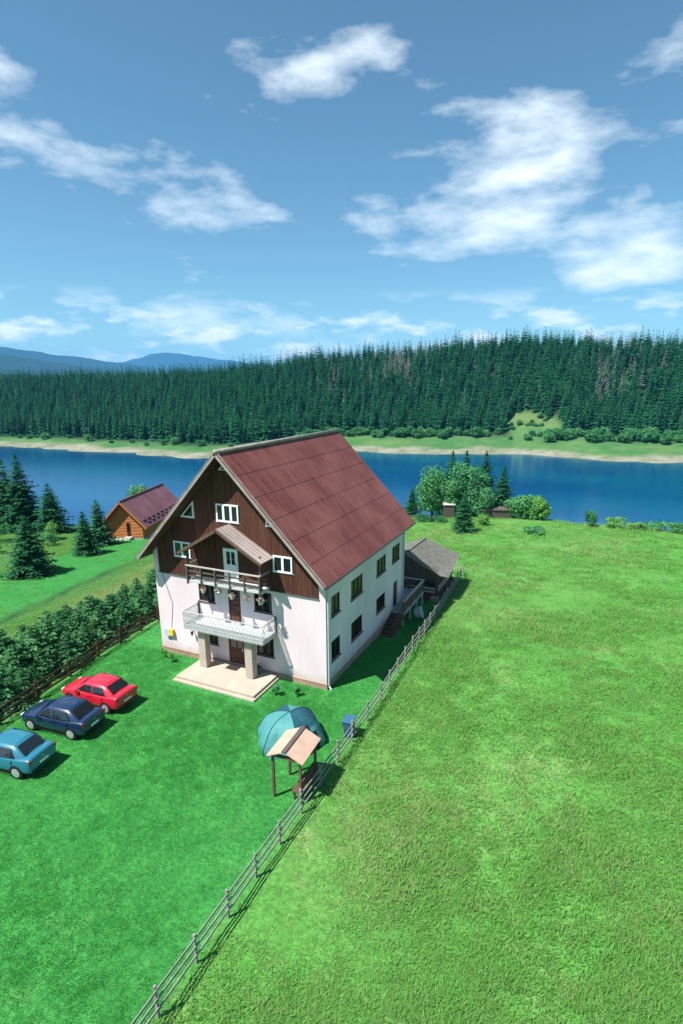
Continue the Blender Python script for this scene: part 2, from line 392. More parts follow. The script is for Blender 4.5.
def mountain(name, label, dist, prof, base, depth, seed):
    SCN = 3000. / dist
    """a wooded ridge: the crest follows prof (azimuth, elevation) at its own distance, slopes fall away both sides"""
    cx, cy, cz = 12.98, -25.84, 17.38
    vs = []; na = 150; nr = 16
    az0, az1 = prof[0][0], prof[-1][0]
    for i in range(na + 1):
        az = az0 + (az1 - az0) * i / na; el = lerp(prof, az); h = cz + dist * math.tan(R(el))
        for j in range(nr + 1):
            k = j / nr * 2 - 1; d = dist + k * depth
            x = cx + d * math.sin(R(az)); y = cy + d * math.cos(R(az))
            f = (1 - abs(k)) ** .8
            n = mnoise.fractal(Vector((x * .004 * SCN + seed, y * .004 * SCN, 0)), 1., 2., 5) * .10 * (1 - f * .7) + mnoise.noise(Vector((x * .05 * SCN, y * .05 * SCN, seed))) * .012
            vs.append((x, y, base + (h - base) * max(0, f + n * (f > 0))))
    fs = [(i * (nr + 1) + j, (i + 1) * (nr + 1) + j, (i + 1) * (nr + 1) + j + 1, i * (nr + 1) + j + 1) for i in range(na) for j in range(nr)]
    tag(MB().add(vs, fs).build(name, M['farwood'], smooth=False), label, 'hill', kind='structure')
M['farwood'] = mat('farwood', (.006, .034, .032), .95, .35, .01, 0)
mountain('hill', 'long blue wooded ridge falling from the left edge', 8500, [(-66, 3.4), (-60, 3.35), (-55.2, 3.24), (-53, 3.0), (-50.7, 2.68), (-45.8, 2.13), (-43, 1.7), (-38, .9), (-34, .2)], -30, 2100, 1)
mountain('hill', 'darker lower ridge in front of the blue one at the left', 5500, [(-66, 2.9), (-60, 2.85), (-55.3, 2.65), (-53, 2.4), (-50.8, 2.0), (-47, 1.4), (-42, .7)], -30, 1400, 2)
mountain('mountain', 'pale blue rounded peak above the left part of the forest', 13000, [(-50, 1.2), (-47, 1.8), (-45.9, 2.02), (-44.2, 2.45), (-42.6, 2.92), (-41.6, 3.0), (-40.6, 2.95), (-38.9, 2.72), (-36, 2.36), (-33, 2.0), (-26, 1.2)], -30, 3000, 3)

# ------------------------------------------------------------------ vegetation
def add_spruce(mb, H, Rm, seed, nlev, nbr, twigs, mi=0, low=.05, droop=.32, sparse=0., tw=.28):
    g = random.Random(seed)
    for i in range(nlev):
        t = (i + g.random() * .6) / nlev
        z = H * (low + (1 - low) * t ** .92); r = Rm * (1 - t) ** .82 * (.86 + .28 * g.random()) + .03 * H * (1 - t) + .01 * H
        k = max(3, int(nbr * (1 - .55 * t))); a0 = g.random() * 7
        for b in range(k):
            if g.random() < sparse: continue
            a = a0 + 2 * math.pi * b / k + g.uniform(-.3, .3); Lb = r * g.uniform(.62, 1.12)
            d = Vector((math.cos(a), math.sin(a), 0)); side = Vector((-d.y, d.x, 0))
            dr = droop * (1 - t * .8) - .25 * t
            p0 = Vector((0, 0, z)); p1 = d * (Lb * .55) + Vector((0, 0, z - Lb * .55 * dr)); p2 = d * Lb + Vector((0, 0, z - Lb * dr * .95))
            w = Lb * g.uniform(.20, .32) + .02 * H * (1 - t) * .5
            if not twigs:
                dn = Vector((0, 0, -w * .55))
                mb.add([p0, p1 + side * w + dn, p2, p1 - side * w + dn, p1 + Vector((0, 0, w * .15))], [(0, 1, 4), (1, 2, 4), (0, 4, 3), (4, 2, 3)], mi)
            else:
                mb.add([p0 + side * .03, p0 - side * .03, p2], [(0, 1, 2)], mi)
                for q in range(twigs):
                    u = (q + .4 + g.random() * .5) / twigs; pp = p0.lerp(p1, u / .55) if u < .55 else p1.lerp(p2, (u - .55) / .45)
                    Lt = (Lb * .42 * (1 - u * .65) + .06) * g.uniform(.7, 1.2)
                    for sgn in (-1, 1):
                        td = (d * g.uniform(.5, .9) + side * sgn * g.uniform(.6, 1.) + Vector((0, 0, g.uniform(-.55, -.05)))).normalized()
                        ww = td.cross(Vector((0, 0, 1))).normalized() * Lt * tw + Vector((0, 0, g.uniform(-.05, .05)))
                        mb.add([pp, pp + td * Lt * .5 + ww, pp + td * Lt, pp + td * Lt * .5 - ww], [(0, 1, 2, 3)], mi)
    mb.add([(0, 0, H * 1.02), (.02 * H, 0, H * .93), (-.01 * H, .017 * H, H * .93), (-.01 * H, -.017 * H, H * .93)], [(0, 1, 2), (0, 2, 3), (0, 3, 1)], mi)
    return mb
SPR = {}
def near_spruce(x, y, H, Rm, label, matname='spruce_near', seed=0, group=None, cat='tree', name='spruce_tree', low=.05, rz=None, dz=0, nlev=None, twigs=5):
    o = thing(name, label, cat, (x, y, zg(x, y) - .05 + dz), rz if rz is not None else rnd.random() * 6, group)
    key = (round(H, 1), round(Rm, 1), seed)
    mb = MB(); add_spruce(mb, H, Rm, seed + 11, nlev or int(14 + H * 2.4), 16, twigs, low=low)
    mb.build('crown', M[matname], o)
    MB().tube((0, 0, -.3), (0, 0, H * .8), .018 * H + .03, .01, 8).build('trunk', M['bark'], o)
    return o

def add_blob(mb, c, rx, ry, rz_, n, leaf, g, mi=0, lumps=9, shell=.55, low=-.55):
    cs = []
    for i in range(lumps):
        a = g.random() * 6.283; e = math.asin(g.uniform(low, 1)); f = g.uniform(.45, .78)
        cs.append((Vector((math.cos(a) * math.cos(e) * rx * f, math.sin(a) * math.cos(e) * ry * f, math.sin(e) * rz_ * f)), g.uniform(.32, .55)))
    for i in range(n):
        cc, rr = cs[i % lumps]
        v = Vector((g.gauss(0, 1), g.gauss(0, 1), g.gauss(0, 1) + .25)).normalized()
        q = shell + (1 - shell) * g.random()
        p = Vector(c) + cc + Vector((v.x * rx * rr * q, v.y * ry * rr * q, v.z * rz_ * rr * q))
        nn = (v + Vector((g.gauss(0, .5), g.gauss(0, .5), g.gauss(0, .5)))).normalized()
        u = nn.orthogonal().normalized(); u = Matrix.Rotation(g.random() * 6.28, 3, nn) @ u; w = nn.cross(u)
        l = leaf * g.uniform(.6, 1.3)
        mb.add([p - u * l, p + w * l * .55, p + u * l, p - w * l * .55], [(0, 1, 2, 3)], mi)
    return mb
def broad_tree(name, x, y, H, W, label, matname, seed, n=4200, leaf=.17, cat='tree', group=None, dz=0, low=.12):
    g = random.Random(seed)
    o = thing(name, label, cat, (x, y, zg(x, y) - .05 + dz), g.random() * 6, group)
    mb = MB(); add_blob(mb, (0, 0, H * (.5 + low / 2)), W / 2, W / 2, H * (.5 - low / 2), int(n * 1.7), leaf, g, lumps=26, low=-.95); add_blob(mb, (0, 0, H * .24), W * .44, W * .44, H * .26, int(n * .6), leaf, g, lumps=14, low=-.6)
    mb.build('crown', M[matname], o)
    t = MB(); t.tube((0, 0, -.4), (0, 0, H * .45), .025 * H + .03, .015 * H, 8)
    for i in range(6):
        a = i * 1.05 + g.random(); z = H * g.uniform(.2, .45)
        t.tube((0, 0, z), (math.cos(a) * W * .3, math.sin(a) * W * .3, z + H * .3), .012 * H, .004 * H, 5)
    t.build('trunk', M['bark'], o)
    return o
def shrub(x, y, H, W, label, matname, seed, n=900, leaf=.1, name='shrub', group=None, dz=0):
    g = random.Random(seed)
    o = thing(name, label, 'shrub', (x, y, zg(x, y) - .03 + dz), g.random() * 6, group)
    mb = MB(); add_blob(mb, (0, 0, H * .48), W / 2, W / 2, H * .52, n, leaf, g, lumps=8); mb.build('foliage', M[matname], o)
    t = MB()
    for i in range(4):
        a = i * 1.6 + g.random(); t.tube((0, 0, -.1), (math.cos(a) * W * .2, math.sin(a) * W * .2, H * .6), .02 + .006 * H, .006, 5)
    t.build('stem', M['bark'], o)
    return o

# --- trees on this side of the lake, left
near_spruce(-65.0, 25.6, 10.6, 3.0, 'tall dark spruce at the left edge, left of a twin', seed=1)
near_spruce(-62.2, 25.9, 11.4, 3.1, 'tallest dark spruce by the lake at the left, right of its twin', seed=2)
near_spruce(-57.0, 26.4, 7.3, 2.9, 'pointed dark spruce standing alone against the lake at the left', seed=3)
near_spruce(-38.4, 9.4, 6.2, 2.7, 'big bushy dark spruce on the left field', 'spruce_near', seed=4)
near_spruce(-41.0, 18.4, 5.3, 1.75, 'nearer of two young spruces left of the wooden cabin', seed=5)
near_spruce(-43.9, 23.0, 6.0, 1.95, 'farther and taller of two spruces touching the wooden cabin', 'spruce_pale', seed=6)
shrub(-52.6, 22.6, 2.4, 3.2, 'light green bush between the two big spruces at the left', 'broadlight', 21, 900, .13)
shrub(-49.6, 19.8, 1.7, 2.4, 'small leafy bush at the foot of the lone pointed spruce', 'broadleaf', 22, 700, .12)
shrub(-57.5, 18.6, 2.6, 4.6, 'dark green bush at the left edge below the tall spruces', 'shrubfar', 23, 1100, .14)
shrub(-51.0, 13.6, 1.7, 3.4, 'low dark bush at the left edge beside the bushy spruce', 'broadleaf', 24, 800, .13)
near_spruce(-54.5, 9.5, 6.5, 2.2, 'spruce just outside the left edge of the field', seed=8)
broad_tree('leafy_tree', -52.5, 38.5, 6.5, 4.2, 'light leafy tree behind the gable of the wooden cabin', 'broadlight', 25, 1500, .16)
broad_tree('leafy_tree', -43.8, 44.2, 6.8, 4.4, 'light leafy tree showing between the cabin roof and the house', 'broadlight', 26, 1600, .16)
# --- young spruces of the hedge behind the left fence
HED = 'young spruces grown together along the left fence'
hg = random.Random(5)
hp = []
for k in range(34):
    y = -19.5 + k * .98 + hg.uniform(-.25, .25); x0 = fx(FL, y)
    for row in (0, 1, 2):
        if hg.random() < (.04, .18, .40)[row]: continue
        x = x0 - (1.35, 2.75, 4.1)[row] + hg.uniform(-.3, .3)
        hp.append((x, y + row * .45, hg.uniform(1.4, 2.5) if row == 0 else hg.uniform(1.6, 3.3)))
hproto = []
for i in range(5):
    mb = MB(); add_spruce(mb, 2.0 + .25 * (i == 2), 1.12, 60 + i, 14, 12, 6, low=.02, droop=.18, tw=.15); o = thing('young_spruce', 'bushy young spruce in the hedge behind the dark left fence', 'tree', group=HED)
    mb.build('crown', M['hedge'], o); MB().tube((0, 0, -.1), (0, 0, 1.7), .05, .01, 6).build('trunk', M['bark'], o); hproto.append(o)
for i, (x, y, h) in enumerate(hp):
    o = hproto[i] if i < 5 else copy_tree(hproto[i % 5])
    o.location = (x, y, zg(x, y) - .05); o.rotation_euler = (0, 0, hg.random() * 6); o.scale = (h / 2 * hg.uniform(.95, 1.2),) * 2 + (h / 2,)
for i, (x, y, h) in enumerate([(-19.6, 8.2, 3.4), (-20.6, 10.6, 3.9), (-19.2, 11.8, 3.6)]):
    near_spruce(x, y, h, 1.7, ['taller bushy spruce at the near end of the tall group by the left wall', 'tallest bushy spruce beside the left corner of the house', 'bushy spruce half behind the left corner of the house'][i], 'hedge', seed=70 + i, low=.02)

# --- clump on the lake side of the right meadow
def at(s, t): return xy(s, t)
for (s, t, H, W, lab, mn, sd, n) in [
    (63, 15.0, 8.4, 6.6, 'round leafy tree at the left end of the clump by the lake', 'broadleaf', 31, 3600),
    (64, 20.6, 9.8, 7.6, 'largest round leafy tree in the middle of the clump by the lake', 'broadleaf', 32, 4600),
    (62, 17.6, 6.2, 4.6, 'lower leafy tree between the two largest round ones', 'broadleaf', 34, 2200),
    (61.5, 23.2, 5.4, 4.6, 'lower leafy tree in front of the clump at its right', 'broadleaf', 33, 2400),
    (59.3, 29.0, 4.3, 5.2, 'light green leafy tree right of the plank shed', 'broadleaf', 35, 2200),
    (58.0, 31.2, 3.7, 4.0, 'yellow-green leafy tree at the right end of the clump', 'broadlight', 36, 1800)]:
    x, y = at(s, t); broad_tree('leafy_tree', x, y, H, W, lab, mn, sd, n, .2, low=.05)
for (s, t, H, rr, lab, sd) in [
    (67, 18.8, 12.6, 3.4, 'tall spruce rising at the left of the lakeside clump', 41), (68, 21.4, 13.2, 3.4, 'tall spruce rising in the middle of the lakeside clump', 42),
    (67, 24.6, 12.8, 3.4, 'tall spruce rising at the right of the lakeside clump', 43), (64, 27.0, 9.6, 2.9, 'dark pointed spruce at the right of the clump behind the shed', 44),
    (62, 11.4, 5.0, 1.5, 'small spruce at the meadow edge left of the clump', 45)]:
    x, y = at(s, t); near_spruce(x, y, H, rr, lab, seed=sd)
near_spruce(-3.13, 50.4, 5.5, 1.75, 'small spruce with a bare foot standing alone on the meadow', seed=46, low=.16)
for i, (x, y, H, W, lab, mn) in enumerate([
    (13.2, 62.3, 2.4, 3.2, 'dark rounded bush at the meadow edge against the lake', 'shrubfar'), (16.8, 62.6, 1.6, 3.6, 'light bush on the meadow edge, right of the dark rounded one', 'broadlight'),
    (19.6, 62.3, 1.3, 2.8, 'low light bush on the meadow edge, second right of the dark rounded one', 'broadlight'), (22.6, 61.8, 1.9, 4.4, 'broad leafy bush on the meadow edge near the right side', 'broadleaf'),
    (25.6, 61.4, 1.6, 3.6, 'leafy bush on the meadow edge at the right side', 'broadleaf'), (6.3, 52.8, 1.1, 3.6, 'low spreading bush out on the meadow below the yellow-green tree', 'broadleaf'),
    (-8.6, 57.6, 1.0, 3.2, 'pale grey-green shrub left of the meadow spruce', 'spruce_pale'), (-11.4, 57.0, 1.2, 4.0, 'pale shrub at the meadow edge beside the house roof', 'spruce_pale'),
    (-1.5, 56.6, 1.7, 2.6, 'light green bush in front of the plank shed', 'broadlight')]):
    shrub(x, y, H, W, lab, mn, 80 + i, 900, .14)

# --- far shore bushes
FB = 'rounded bushes along the far shore'
fb = []
for i in range(4):
    g = random.Random(300 + i); mb = MB(); add_blob(mb, (0, 0, 1.7), 2.3, 2.3, 2.3, 900, .32, g, lumps=16, low=-.8)
    o = mb.build('shrub', M['shrubfar'] if i != 3 else M['broadleaf']); tag(o, 'rounded green bush on the far bank at the foot of the forest', 'shrub', FB); fb.append(o)
g = random.Random(77)
bushes = []
for t in [-262, -252, -247, -236, -212, -196, -170, -158, -140, -128, -118, -100, -78]: bushes.append((t + g.uniform(-2, 2), g.uniform(24, 36), g.uniform(.6, 1.3)))
for t in np.arange(-60, 90, 3.3): bushes.append((t + g.uniform(-2, 2), g.uniform(46, 58), g.uniform(.9, 1.75)))
for t in np.arange(90, 132, 5.5): bushes.append((t + g.uniform(-3, 3), g.uniform(46, 62), g.uniform(.6, 1.2)))
for t in np.arange(130, 225, 2.9): bushes.append((t + g.uniform(-2, 2), g.uniform(44, 66), g.uniform(1.1, 2.1)))
for i in range(14): bushes.append((g.uniform(114, 146), g.uniform(66, 98), g.uniform(.5, 1.0)))
for i, (t, u, sc) in enumerate(bushes):
    o = fb[i] if i < 4 else fb[g.randrange(4)].copy()
    if i >= 4: COL.objects.link(o)
    x, y = xy(lerp(SHORE, t) + u, t); o.location = (x, y, zg(x, y) - .2); o.scale = (sc * g.uniform(1, 1.5), sc * g.uniform(1, 1.5), sc); o.rotation_euler = (0, 0, g.random() * 6)

# --- the forest
LIB = bpy.data.collections.new('forest_library')           # source meshes only; not part of the scene
fproto = []
for i in range(6):
    mb = MB(); H = 18.; add_spruce(mb, H, [3.9, 3.4, 3.7, 3.1, 4.2, 3.5][i], 500 + i, [19, 20, 18, 20, 19, 17][i], 9, 0, low=.04, droop=.5)
    mb.tube((0, 0, -1), (0, 0, H * .8), .25, .05, 5, mi=1)
    fproto.append(mb)
dproto = []
for i in range(2):
    mb = MB(); add_spruce(mb, 17., 1.9, 540 + i, 20, 7, 0, low=.15, droop=.35, sparse=.35); mb.tube((0, 0, -1), (0, 0, 16.), .25, .04, 5, mi=1); dproto.append(mb)
fobj = []
for mb in fproto:
    o = mb.build('spruce_tree', [M['spruce'], M['bark']]); fobj.append(o)
dobj = [mb.build('dead_spruce', [M['spruce_dead'], M['greybark']]) for mb in dproto]

g = random.Random(99)
trees = []
cx, cy = 12.98, -25.84
def in_view(x, y, pad):
    az = math.degrees(math.atan2(x - cx, y - cy)) + 24.85; return abs(az) < 31.9 + pad
row = 0
t = -430.
s_list = np.arange(0, 250, 5.6)
for u in s_list:
    for t in np.arange(-470, 330, 5.8):
        tt = t + g.uniform(-2.4, 2.4); uu = u + g.uniform(-2.4, 2.4)
        fs_ = lerp(FSTART, tt)
        if uu + fs_ > 252: continue
        if 112 < tt < 149 and uu + fs_ < 108 - abs(tt - 134) * 1.3: continue
        sw = lerp(SHORE, tt); x, y = xy(sw + fs_ + uu, tt)
        if not in_view(x, y, 4): continue
        d = math.hypot(x - cx, y - cy)
        nzv = mnoise.noise(Vector((tt * .018, uu * .03, 4))) + .25 * mnoise.noise(Vector((tt * .2, uu * .2, 8)))
        az = math.degrees(math.atan2(x - cx, y - cy)); ug = uu + fs_
        pd = .8 * max(sstep(130, 170, ug) * max(math.exp(-((az + 18.5) / 2.6) ** 2), .8 * math.exp(-((az + 25) / 1.6) ** 2)), sstep(110, 150, ug) * .8 * math.exp(-((az - 1.0) / 2.2) ** 2), .5 * math.exp(-((az + 48.5) / .7) ** 2) * (1 - sstep(70, 80, ug)))
        dead = g.random() < pd * (.6 + nzv) + .005
        edge = uu < 8
        sc = (g.uniform(.55, 1.18) if g.random() < .4 else g.uniform(.8, 1.1)) * (1.02 if edge else .98) * (1.0 + .12 * mnoise.noise(Vector((tt * .03, uu * .03, 2))))
        if g.random() < .06: sc *= 1.18
        trees.append((d, x, y, sc, dead, g.random() * 6.28))
trees.sort()
FG = 'spruces in the front rows of the far forest'; DG = 'dead spruces in the front rows of the far forest'
used = set(); usedd = set(); n_ind = 0; rest = []
for (d, x, y, sc, dead, rz) in trees:
    if n_ind < 300:
        pool, seen = (dobj, usedd) if dead else (fobj, used)
        k = g.randrange(len(pool))
        if len(seen) < len(pool): k = [q for q in range(len(pool)) if q not in seen][0]
        if k in seen: o = pool[k].copy(); COL.objects.link(o)
        else: o = pool[k]; seen.add(k)
        if dead: tag(o, 'grey dead spruce in the front rows of the forest across the lake', 'tree', DG)
        else: tag(o, 'dark green spruce in the front rows of the forest across the lake', 'tree', FG)
        wd = g.uniform(.88, 1.15)
        o.location = (x, y, zg(x, y) - .3); o.rotation_euler = (g.uniform(-.03, .03), g.uniform(-.03, .03), rz); o.scale = (sc * wd, sc * wd, sc); n_ind += 1
    else: rest.append((x, y, zg(x, y) - .3, sc, dead, rz))
for k in range(len(dobj)):
    if k not in usedd: bpy.data.objects.remove(dobj[k])

def scatter(name, pts, rots, scales, picks, variants, mats_list, label, cat):
    """one object: points that carry copies of a few meshes (for what nobody could count)"""
    lib = bpy.data.collections.new(name + '_source')
    for i, (me, mats) in enumerate(zip(variants, mats_list)):
        o = bpy.data.objects.new(name + '_%02d' % i, me); lib.objects.link(o)
    me = bpy.data.meshes.new(name); me.vertices.add(len(pts)); me.vertices.foreach_set('co', np.array(pts, dtype=np.float32).ravel())
    a = me.attributes.new('rz', 'FLOAT_VECTOR', 'POINT'); a.data.foreach_set('vector', np.array([(0, 0, r) for r in rots], dtype=np.float32).ravel())
    a = me.attributes.new('sc', 'FLOAT_VECTOR', 'POINT'); a.data.foreach_set('vector', np.array(scales, dtype=np.float32).ravel())
    a = me.attributes.new('pk', 'INT', 'POINT'); a.data.foreach_set('value', np.array(picks, dtype=np.int32))
    me.update()
    o = bpy.data.objects.new(name, me); COL.objects.link(o)
    ng = bpy.data.node_groups.new(name, 'GeometryNodeTree')
    ng.interface.new_socket('Geometry', in_out='INPUT', socket_type='NodeSocketGeometry'); ng.interface.new_socket('Geometry', in_out='OUTPUT', socket_type='NodeSocketGeometry')
    gi = ng.nodes.new('NodeGroupInput'); go = ng.nodes.new('NodeGroupOutput'); ip = ng.nodes.new('GeometryNodeInstanceOnPoints')
    ci = ng.nodes.new('GeometryNodeCollectionInfo'); ci.inputs[0].default_value = lib; ci.inputs[1].default_value = True; ci.inputs[2].default_value = True
    def attr(n, dt):
        q = ng.nodes.new('GeometryNodeInputNamedAttribute'); q.data_type = dt; q.inputs[0].default_value = n; return q
    ar, as_, ap = attr('rz', 'FLOAT_VECTOR'), attr('sc', 'FLOAT_VECTOR'), attr('pk', 'INT')
    er = ng.nodes.new('FunctionNodeEulerToRotation')
    lk = ng.links.new
    lk(gi.outputs[0], ip.inputs['Points']); lk(ci.outputs[0], ip.inputs['Instance']); ip.inputs['Pick Instance'].default_value = True
    lk(ap.outputs[0], ip.inputs['Instance Index']); lk(ar.outputs[0], er.inputs[0]); lk(er.outputs[0], ip.inputs['Rotation']); lk(as_.outputs[0], ip.inputs['Scale'])
    lk(ip.outputs[0], go.inputs[0])
    md = o.modifiers.new('scatter', 'NODES'); md.node_group = ng
    return tag(o, label, cat, kind='stuff')
allv = [o.data for o in fobj] + [mb.build('tmp', [M['spruce_dead'], M['greybark']]).data for mb in dproto]
for o in [o for o in bpy.data.objects if o.name.startswith('tmp')]: bpy.data.objects.remove(o)
scatter('forest', [r[:3] for r in rest], [r[5] for r in rest],
        [(r[3] * (w := g.uniform(.88, 1.15)), r[3] * w, r[3]) for r in rest],
        [(6 + g.randrange(2)) if r[4] else g.randrange(6) for r in rest], allv, [None] * 8,
        'dense dark spruce forest covering the hill behind its front rows', 'forest')

# --- grass
def tuft(nb, h, rad, seed, mi_, wid):
    g = random.Random(seed); mb = MB()
    for i in range(nb):
        a = g.random() * 6.28; r = rad * math.sqrt(g.random()); p = Vector((math.cos(a) * r, math.sin(a) * r, -.02))
        b = g.random() * 6.28; d = Vector((math.cos(b), math.sin(b), 0)); w = Vector((-d.y, d.x, 0)) * wid; hh = h * g.uniform(.5, 1.1); ln = g.uniform(.2, .8) * hh
        mb.add([p - w, p + w, p + d * ln * .4 + Vector((0, 0, hh * .65)) + w * .7, p + d * ln * .4 + Vector((0, 0, hh * .65)) - w * .7, p + d * ln + Vector((0, 0, hh))],
               [(0, 1, 2, 3), (3, 2, 4)])
    o = mb.build('tmp', mi_); me = o.data; bpy.data.objects.remove(o); return me
def inside_house(x, y): return (-13.2 < x < .3 and -.2 < y < 14.2) or (-9.6 < x < -2.8 and -3.3 < y < .5) or (-.2 < x < 1.4 and 7.6 < y < 16.4) or (-5.2 < x < 2.9 and 17.6 < y < 25.2)
g = random.Random(1234)
MT = [tuft(26, .34, .42, 1, M['meadowblade'], .016), tuft(22, .26, .40, 2, M['meadowblade'], .016), tuft(24, .42, .36, 3, M['fieldblade'], .014), tuft(20, .36, .42, 4, M['dryblade'], .012)]
P = []; RR = []; SCL = []; PK = []
while len(P) < 20000:
    d = 7 * math.exp(g.random() ** .8 * math.log(100 / 7.)); az = R(-24.85 + g.uniform(-60, 60) * (1 if d < 25 else .65)); x = cx + d * math.sin(az); y = cy + d * math.cos(az)
    if x < fx(FR, y) + .15 and y < 27.5: continue
    s, t = st(x, y)
    if s > lerp(EDGE, t) + 5 or (y > 27.5 and t < 4): continue
    if inside_house(x, y): continue
    nv = mnoise.noise(Vector((x * .14, y * .14, 0))) + .5 * mnoise.noise(Vector((x * .4, y * .4, 3)))
    if nv < -.25 and g.random() < .6: continue
    k = (.75 + .5 * max(0, nv) + .15 * g.random()) * (.9 + d / 110.)
    P.append((x, y, zg(x, y))); RR.append(g.random() * 6.28); SCL.append((k * 1.1, k * 1.1, k * g.uniform(.3, .75)))
    dryp = mnoise.noise(Vector((x * .1 + 9, y * .1, 2)))
    PK.append(3 if g.random() < clamp(.03 + (dryp - .05) * 1.4, .02, .55) else g.randrange(3))
scatter('meadow_grass', P, RR, SCL, PK, MT, [None] * 4, 'long uneven meadow grass right of the grey fence', 'grass')
P = []; RR = []; SCL = []; PK = []
while len(P) < 9000:
    x = g.uniform(-75, -15); y = g.uniform(-20, 40); s, t = st(x, y)
    if x > fx(FL, y) - 1.2 and y < 22: continue
    if x > -19 and y > 0: continue
    if s > lerp(EDGE, t) + 4 or not in_view(x, y, 4): continue
    q = (x + 27.6) * .955 + (y + 1.27) * .272
    if -10 < q < .8 and g.random() < .8: continue
    k = g.uniform(.6, 1.1)
    P.append((x, y, zg(x, y))); RR.append(g.random() * 6.28); SCL.append((k * 1.2, k * 1.2, k * (.28 if -10 < q < 1 else .5))); PK.append(3 if (2 < q < 8 and g.random() < .3) else g.choice((0, 1, 2, 2)))
scatter('field_grass', P, RR, SCL, PK, MT, [None] * 4, 'rough grass on the field left of the hedge', 'grass')
LT = [tuft(30, .07, .26, 11 + i, M['lawnblade'], .011) for i in range(3)]
P = []; RR = []; SCL = []; PK = []
while len(P) < 16000:
    x = g.uniform(-16.5, 3.4); y = g.uniform(-21, 27); s, t = st(x, y)
    if not (fx(FL, y) + .1 < x < fx(FR, y) + .1) or inside_house(x, y) or not in_view(x, y, 3 if math.hypot(x - cx, y - cy) > 30 else 40): continue
    if y > 0 and x < 0: continue
    k = g.uniform(.6, 1.2); P.append((x, y, zg(x, y))); RR.append(g.random() * 6.28); SCL.append((k, k, k * g.uniform(.7, 1.3))); PK.append(g.randrange(3))
scatter('lawn_grass', P, RR, SCL, PK, LT, [None] * 3, 'short bright green lawn grass round the house', 'grass')

HAZE_COL, HAZE_D, SKY_S, SUN_E, EXPO = (.14, .50, 1.), .00007, .070, 5.0, .97

# ------------------------------------------------------------------ the guesthouse
W, D, HR, HE, OS = 12.457, 13.71, 13.76, 6.80, .44
YF, YB = -1.0, 15.09
XC = -W / 2; SL = (HR - HE) / (W / 2 + OS)
def ztop(x): return HR - SL * abs(x - XC)
house = thing('guesthouse', 'large white guesthouse with dark wooden gable and red metal roof', 'house', (0, 0, 0))

def Tf(a, d, z): return (a, -d, z)
def Ts(a, d, z): return (d, a, z)
def obox(mb, T, a0, a1, d0, d1, z0, z1, mi=0):
    vs = [T(a, d, z) for z in (z0, z1) for d in (d0, d1) for a in (a0, a1)]
    return mb.add(vs, [(0, 2, 3, 1), (4, 5, 7, 6), (0, 1, 5, 4), (2, 6, 7, 3), (0, 4, 6, 2), (1, 3, 7, 5)], mi)
def holed(mb, T, a0, a1, z0, z1, holes, depth=.16):
    A = sorted({a0, a1} | {h[0] for h in holes} | {h[1] for h in holes}); Z = sorted({z0, z1} | {h[2] for h in holes} | {h[3] for h in holes})
    for i in range(len(A) - 1):
        for j in range(len(Z) - 1):
            ca, cz = (A[i] + A[i + 1]) / 2, (Z[j] + Z[j + 1]) / 2
            if any(h[0] < ca < h[1] and h[2] < cz < h[3] for h in holes): continue
            mb.add([T(A[i], 0, Z[j]), T(A[i + 1], 0, Z[j]), T(A[i + 1], 0, Z[j + 1]), T(A[i], 0, Z[j + 1])], [(0, 1, 2, 3)])
    for (h0, h1, k0, k1) in holes:
        c = [(h0, k0), (h1, k0), (h1, k1), (h0, k1)]
        for i in range(4):
            p, q = c[i], c[(i + 1) % 4]
            mb.add([T(p[0], 0, p[1]), T(q[0], 0, q[1]), T(q[0], -depth, q[1]), T(p[0], -depth, p[1])], [(0, 1, 2, 3)])

F_HOLES = dict(w1=(-8.98, -7.75, 4.2, 5.5), dr=(-6.72, -5.83, 3.12, 5.4), w2=(-4.82, -3.58, 4.2, 5.5), l1=(-8.95, -7.72, 1.32, 2.6), ld=(-6.92, -5.70, .30, 2.55), l2=(-4.80, -3.56, 1.32, 2.6))
S_HOLES = dict(u1=(.70, 1.90, 4.32, 5.58), u2=(3.54, 5.42, 4.30, 5.58), u3=(7.93, 9.76, 4.42, 5.64), u4=(11.13, 12.83, 4.44, 5.70), g1=(.68, 1.90, 1.48, 2.76), g2=(3.56, 5.38, 1.48, 2.74), g3=(7.98, 9.72, 1.62, 2.76), gd=(11.53, 12.42, .72, 2.80))
mb = MB()
holed(mb, Tf, -W, 0, .34, 6.0, list(F_HOLES.values())); mb.build('front_wall', M['stucco'], house)
mb = MB(); holed(mb, Ts, 0, D, .34, 7.02, list(S_HOLES.values())); mb.build('side_wall', M['stucco'], house)
mb = MB(); mb.add([(-W, D, -.5), (0, D, -.5), (0, D, 7.0), (XC, D, 13.4), (-W, D, 7.0)], [(0, 1, 2, 3, 4)]); mb.add([(-W, 0, .34), (-W, D, .34), (-W, D, 7.0), (-W, 0, 7.0)], [(0, 1, 2, 3)])
mb.build('back_wall', M['stucco'], house)
mb = MB(); mb.add([(-W, 0, 6.0), (0, 0, 6.0), (0, 0, 7.02), (XC, 0, 13.5), (-W, 0, 7.02)], [(0, 1, 2, 3, 4)]); mb.build('gable_wall', M['stucco'], house)
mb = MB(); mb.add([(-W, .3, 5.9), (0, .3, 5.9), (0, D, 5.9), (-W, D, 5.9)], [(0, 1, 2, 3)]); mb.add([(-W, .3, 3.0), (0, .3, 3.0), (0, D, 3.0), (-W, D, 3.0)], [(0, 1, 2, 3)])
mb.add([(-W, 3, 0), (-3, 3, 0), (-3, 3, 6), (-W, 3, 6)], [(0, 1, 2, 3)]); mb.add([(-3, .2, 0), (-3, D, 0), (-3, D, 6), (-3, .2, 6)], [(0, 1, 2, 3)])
mb.build('interior_partition', M['soffit'], house)
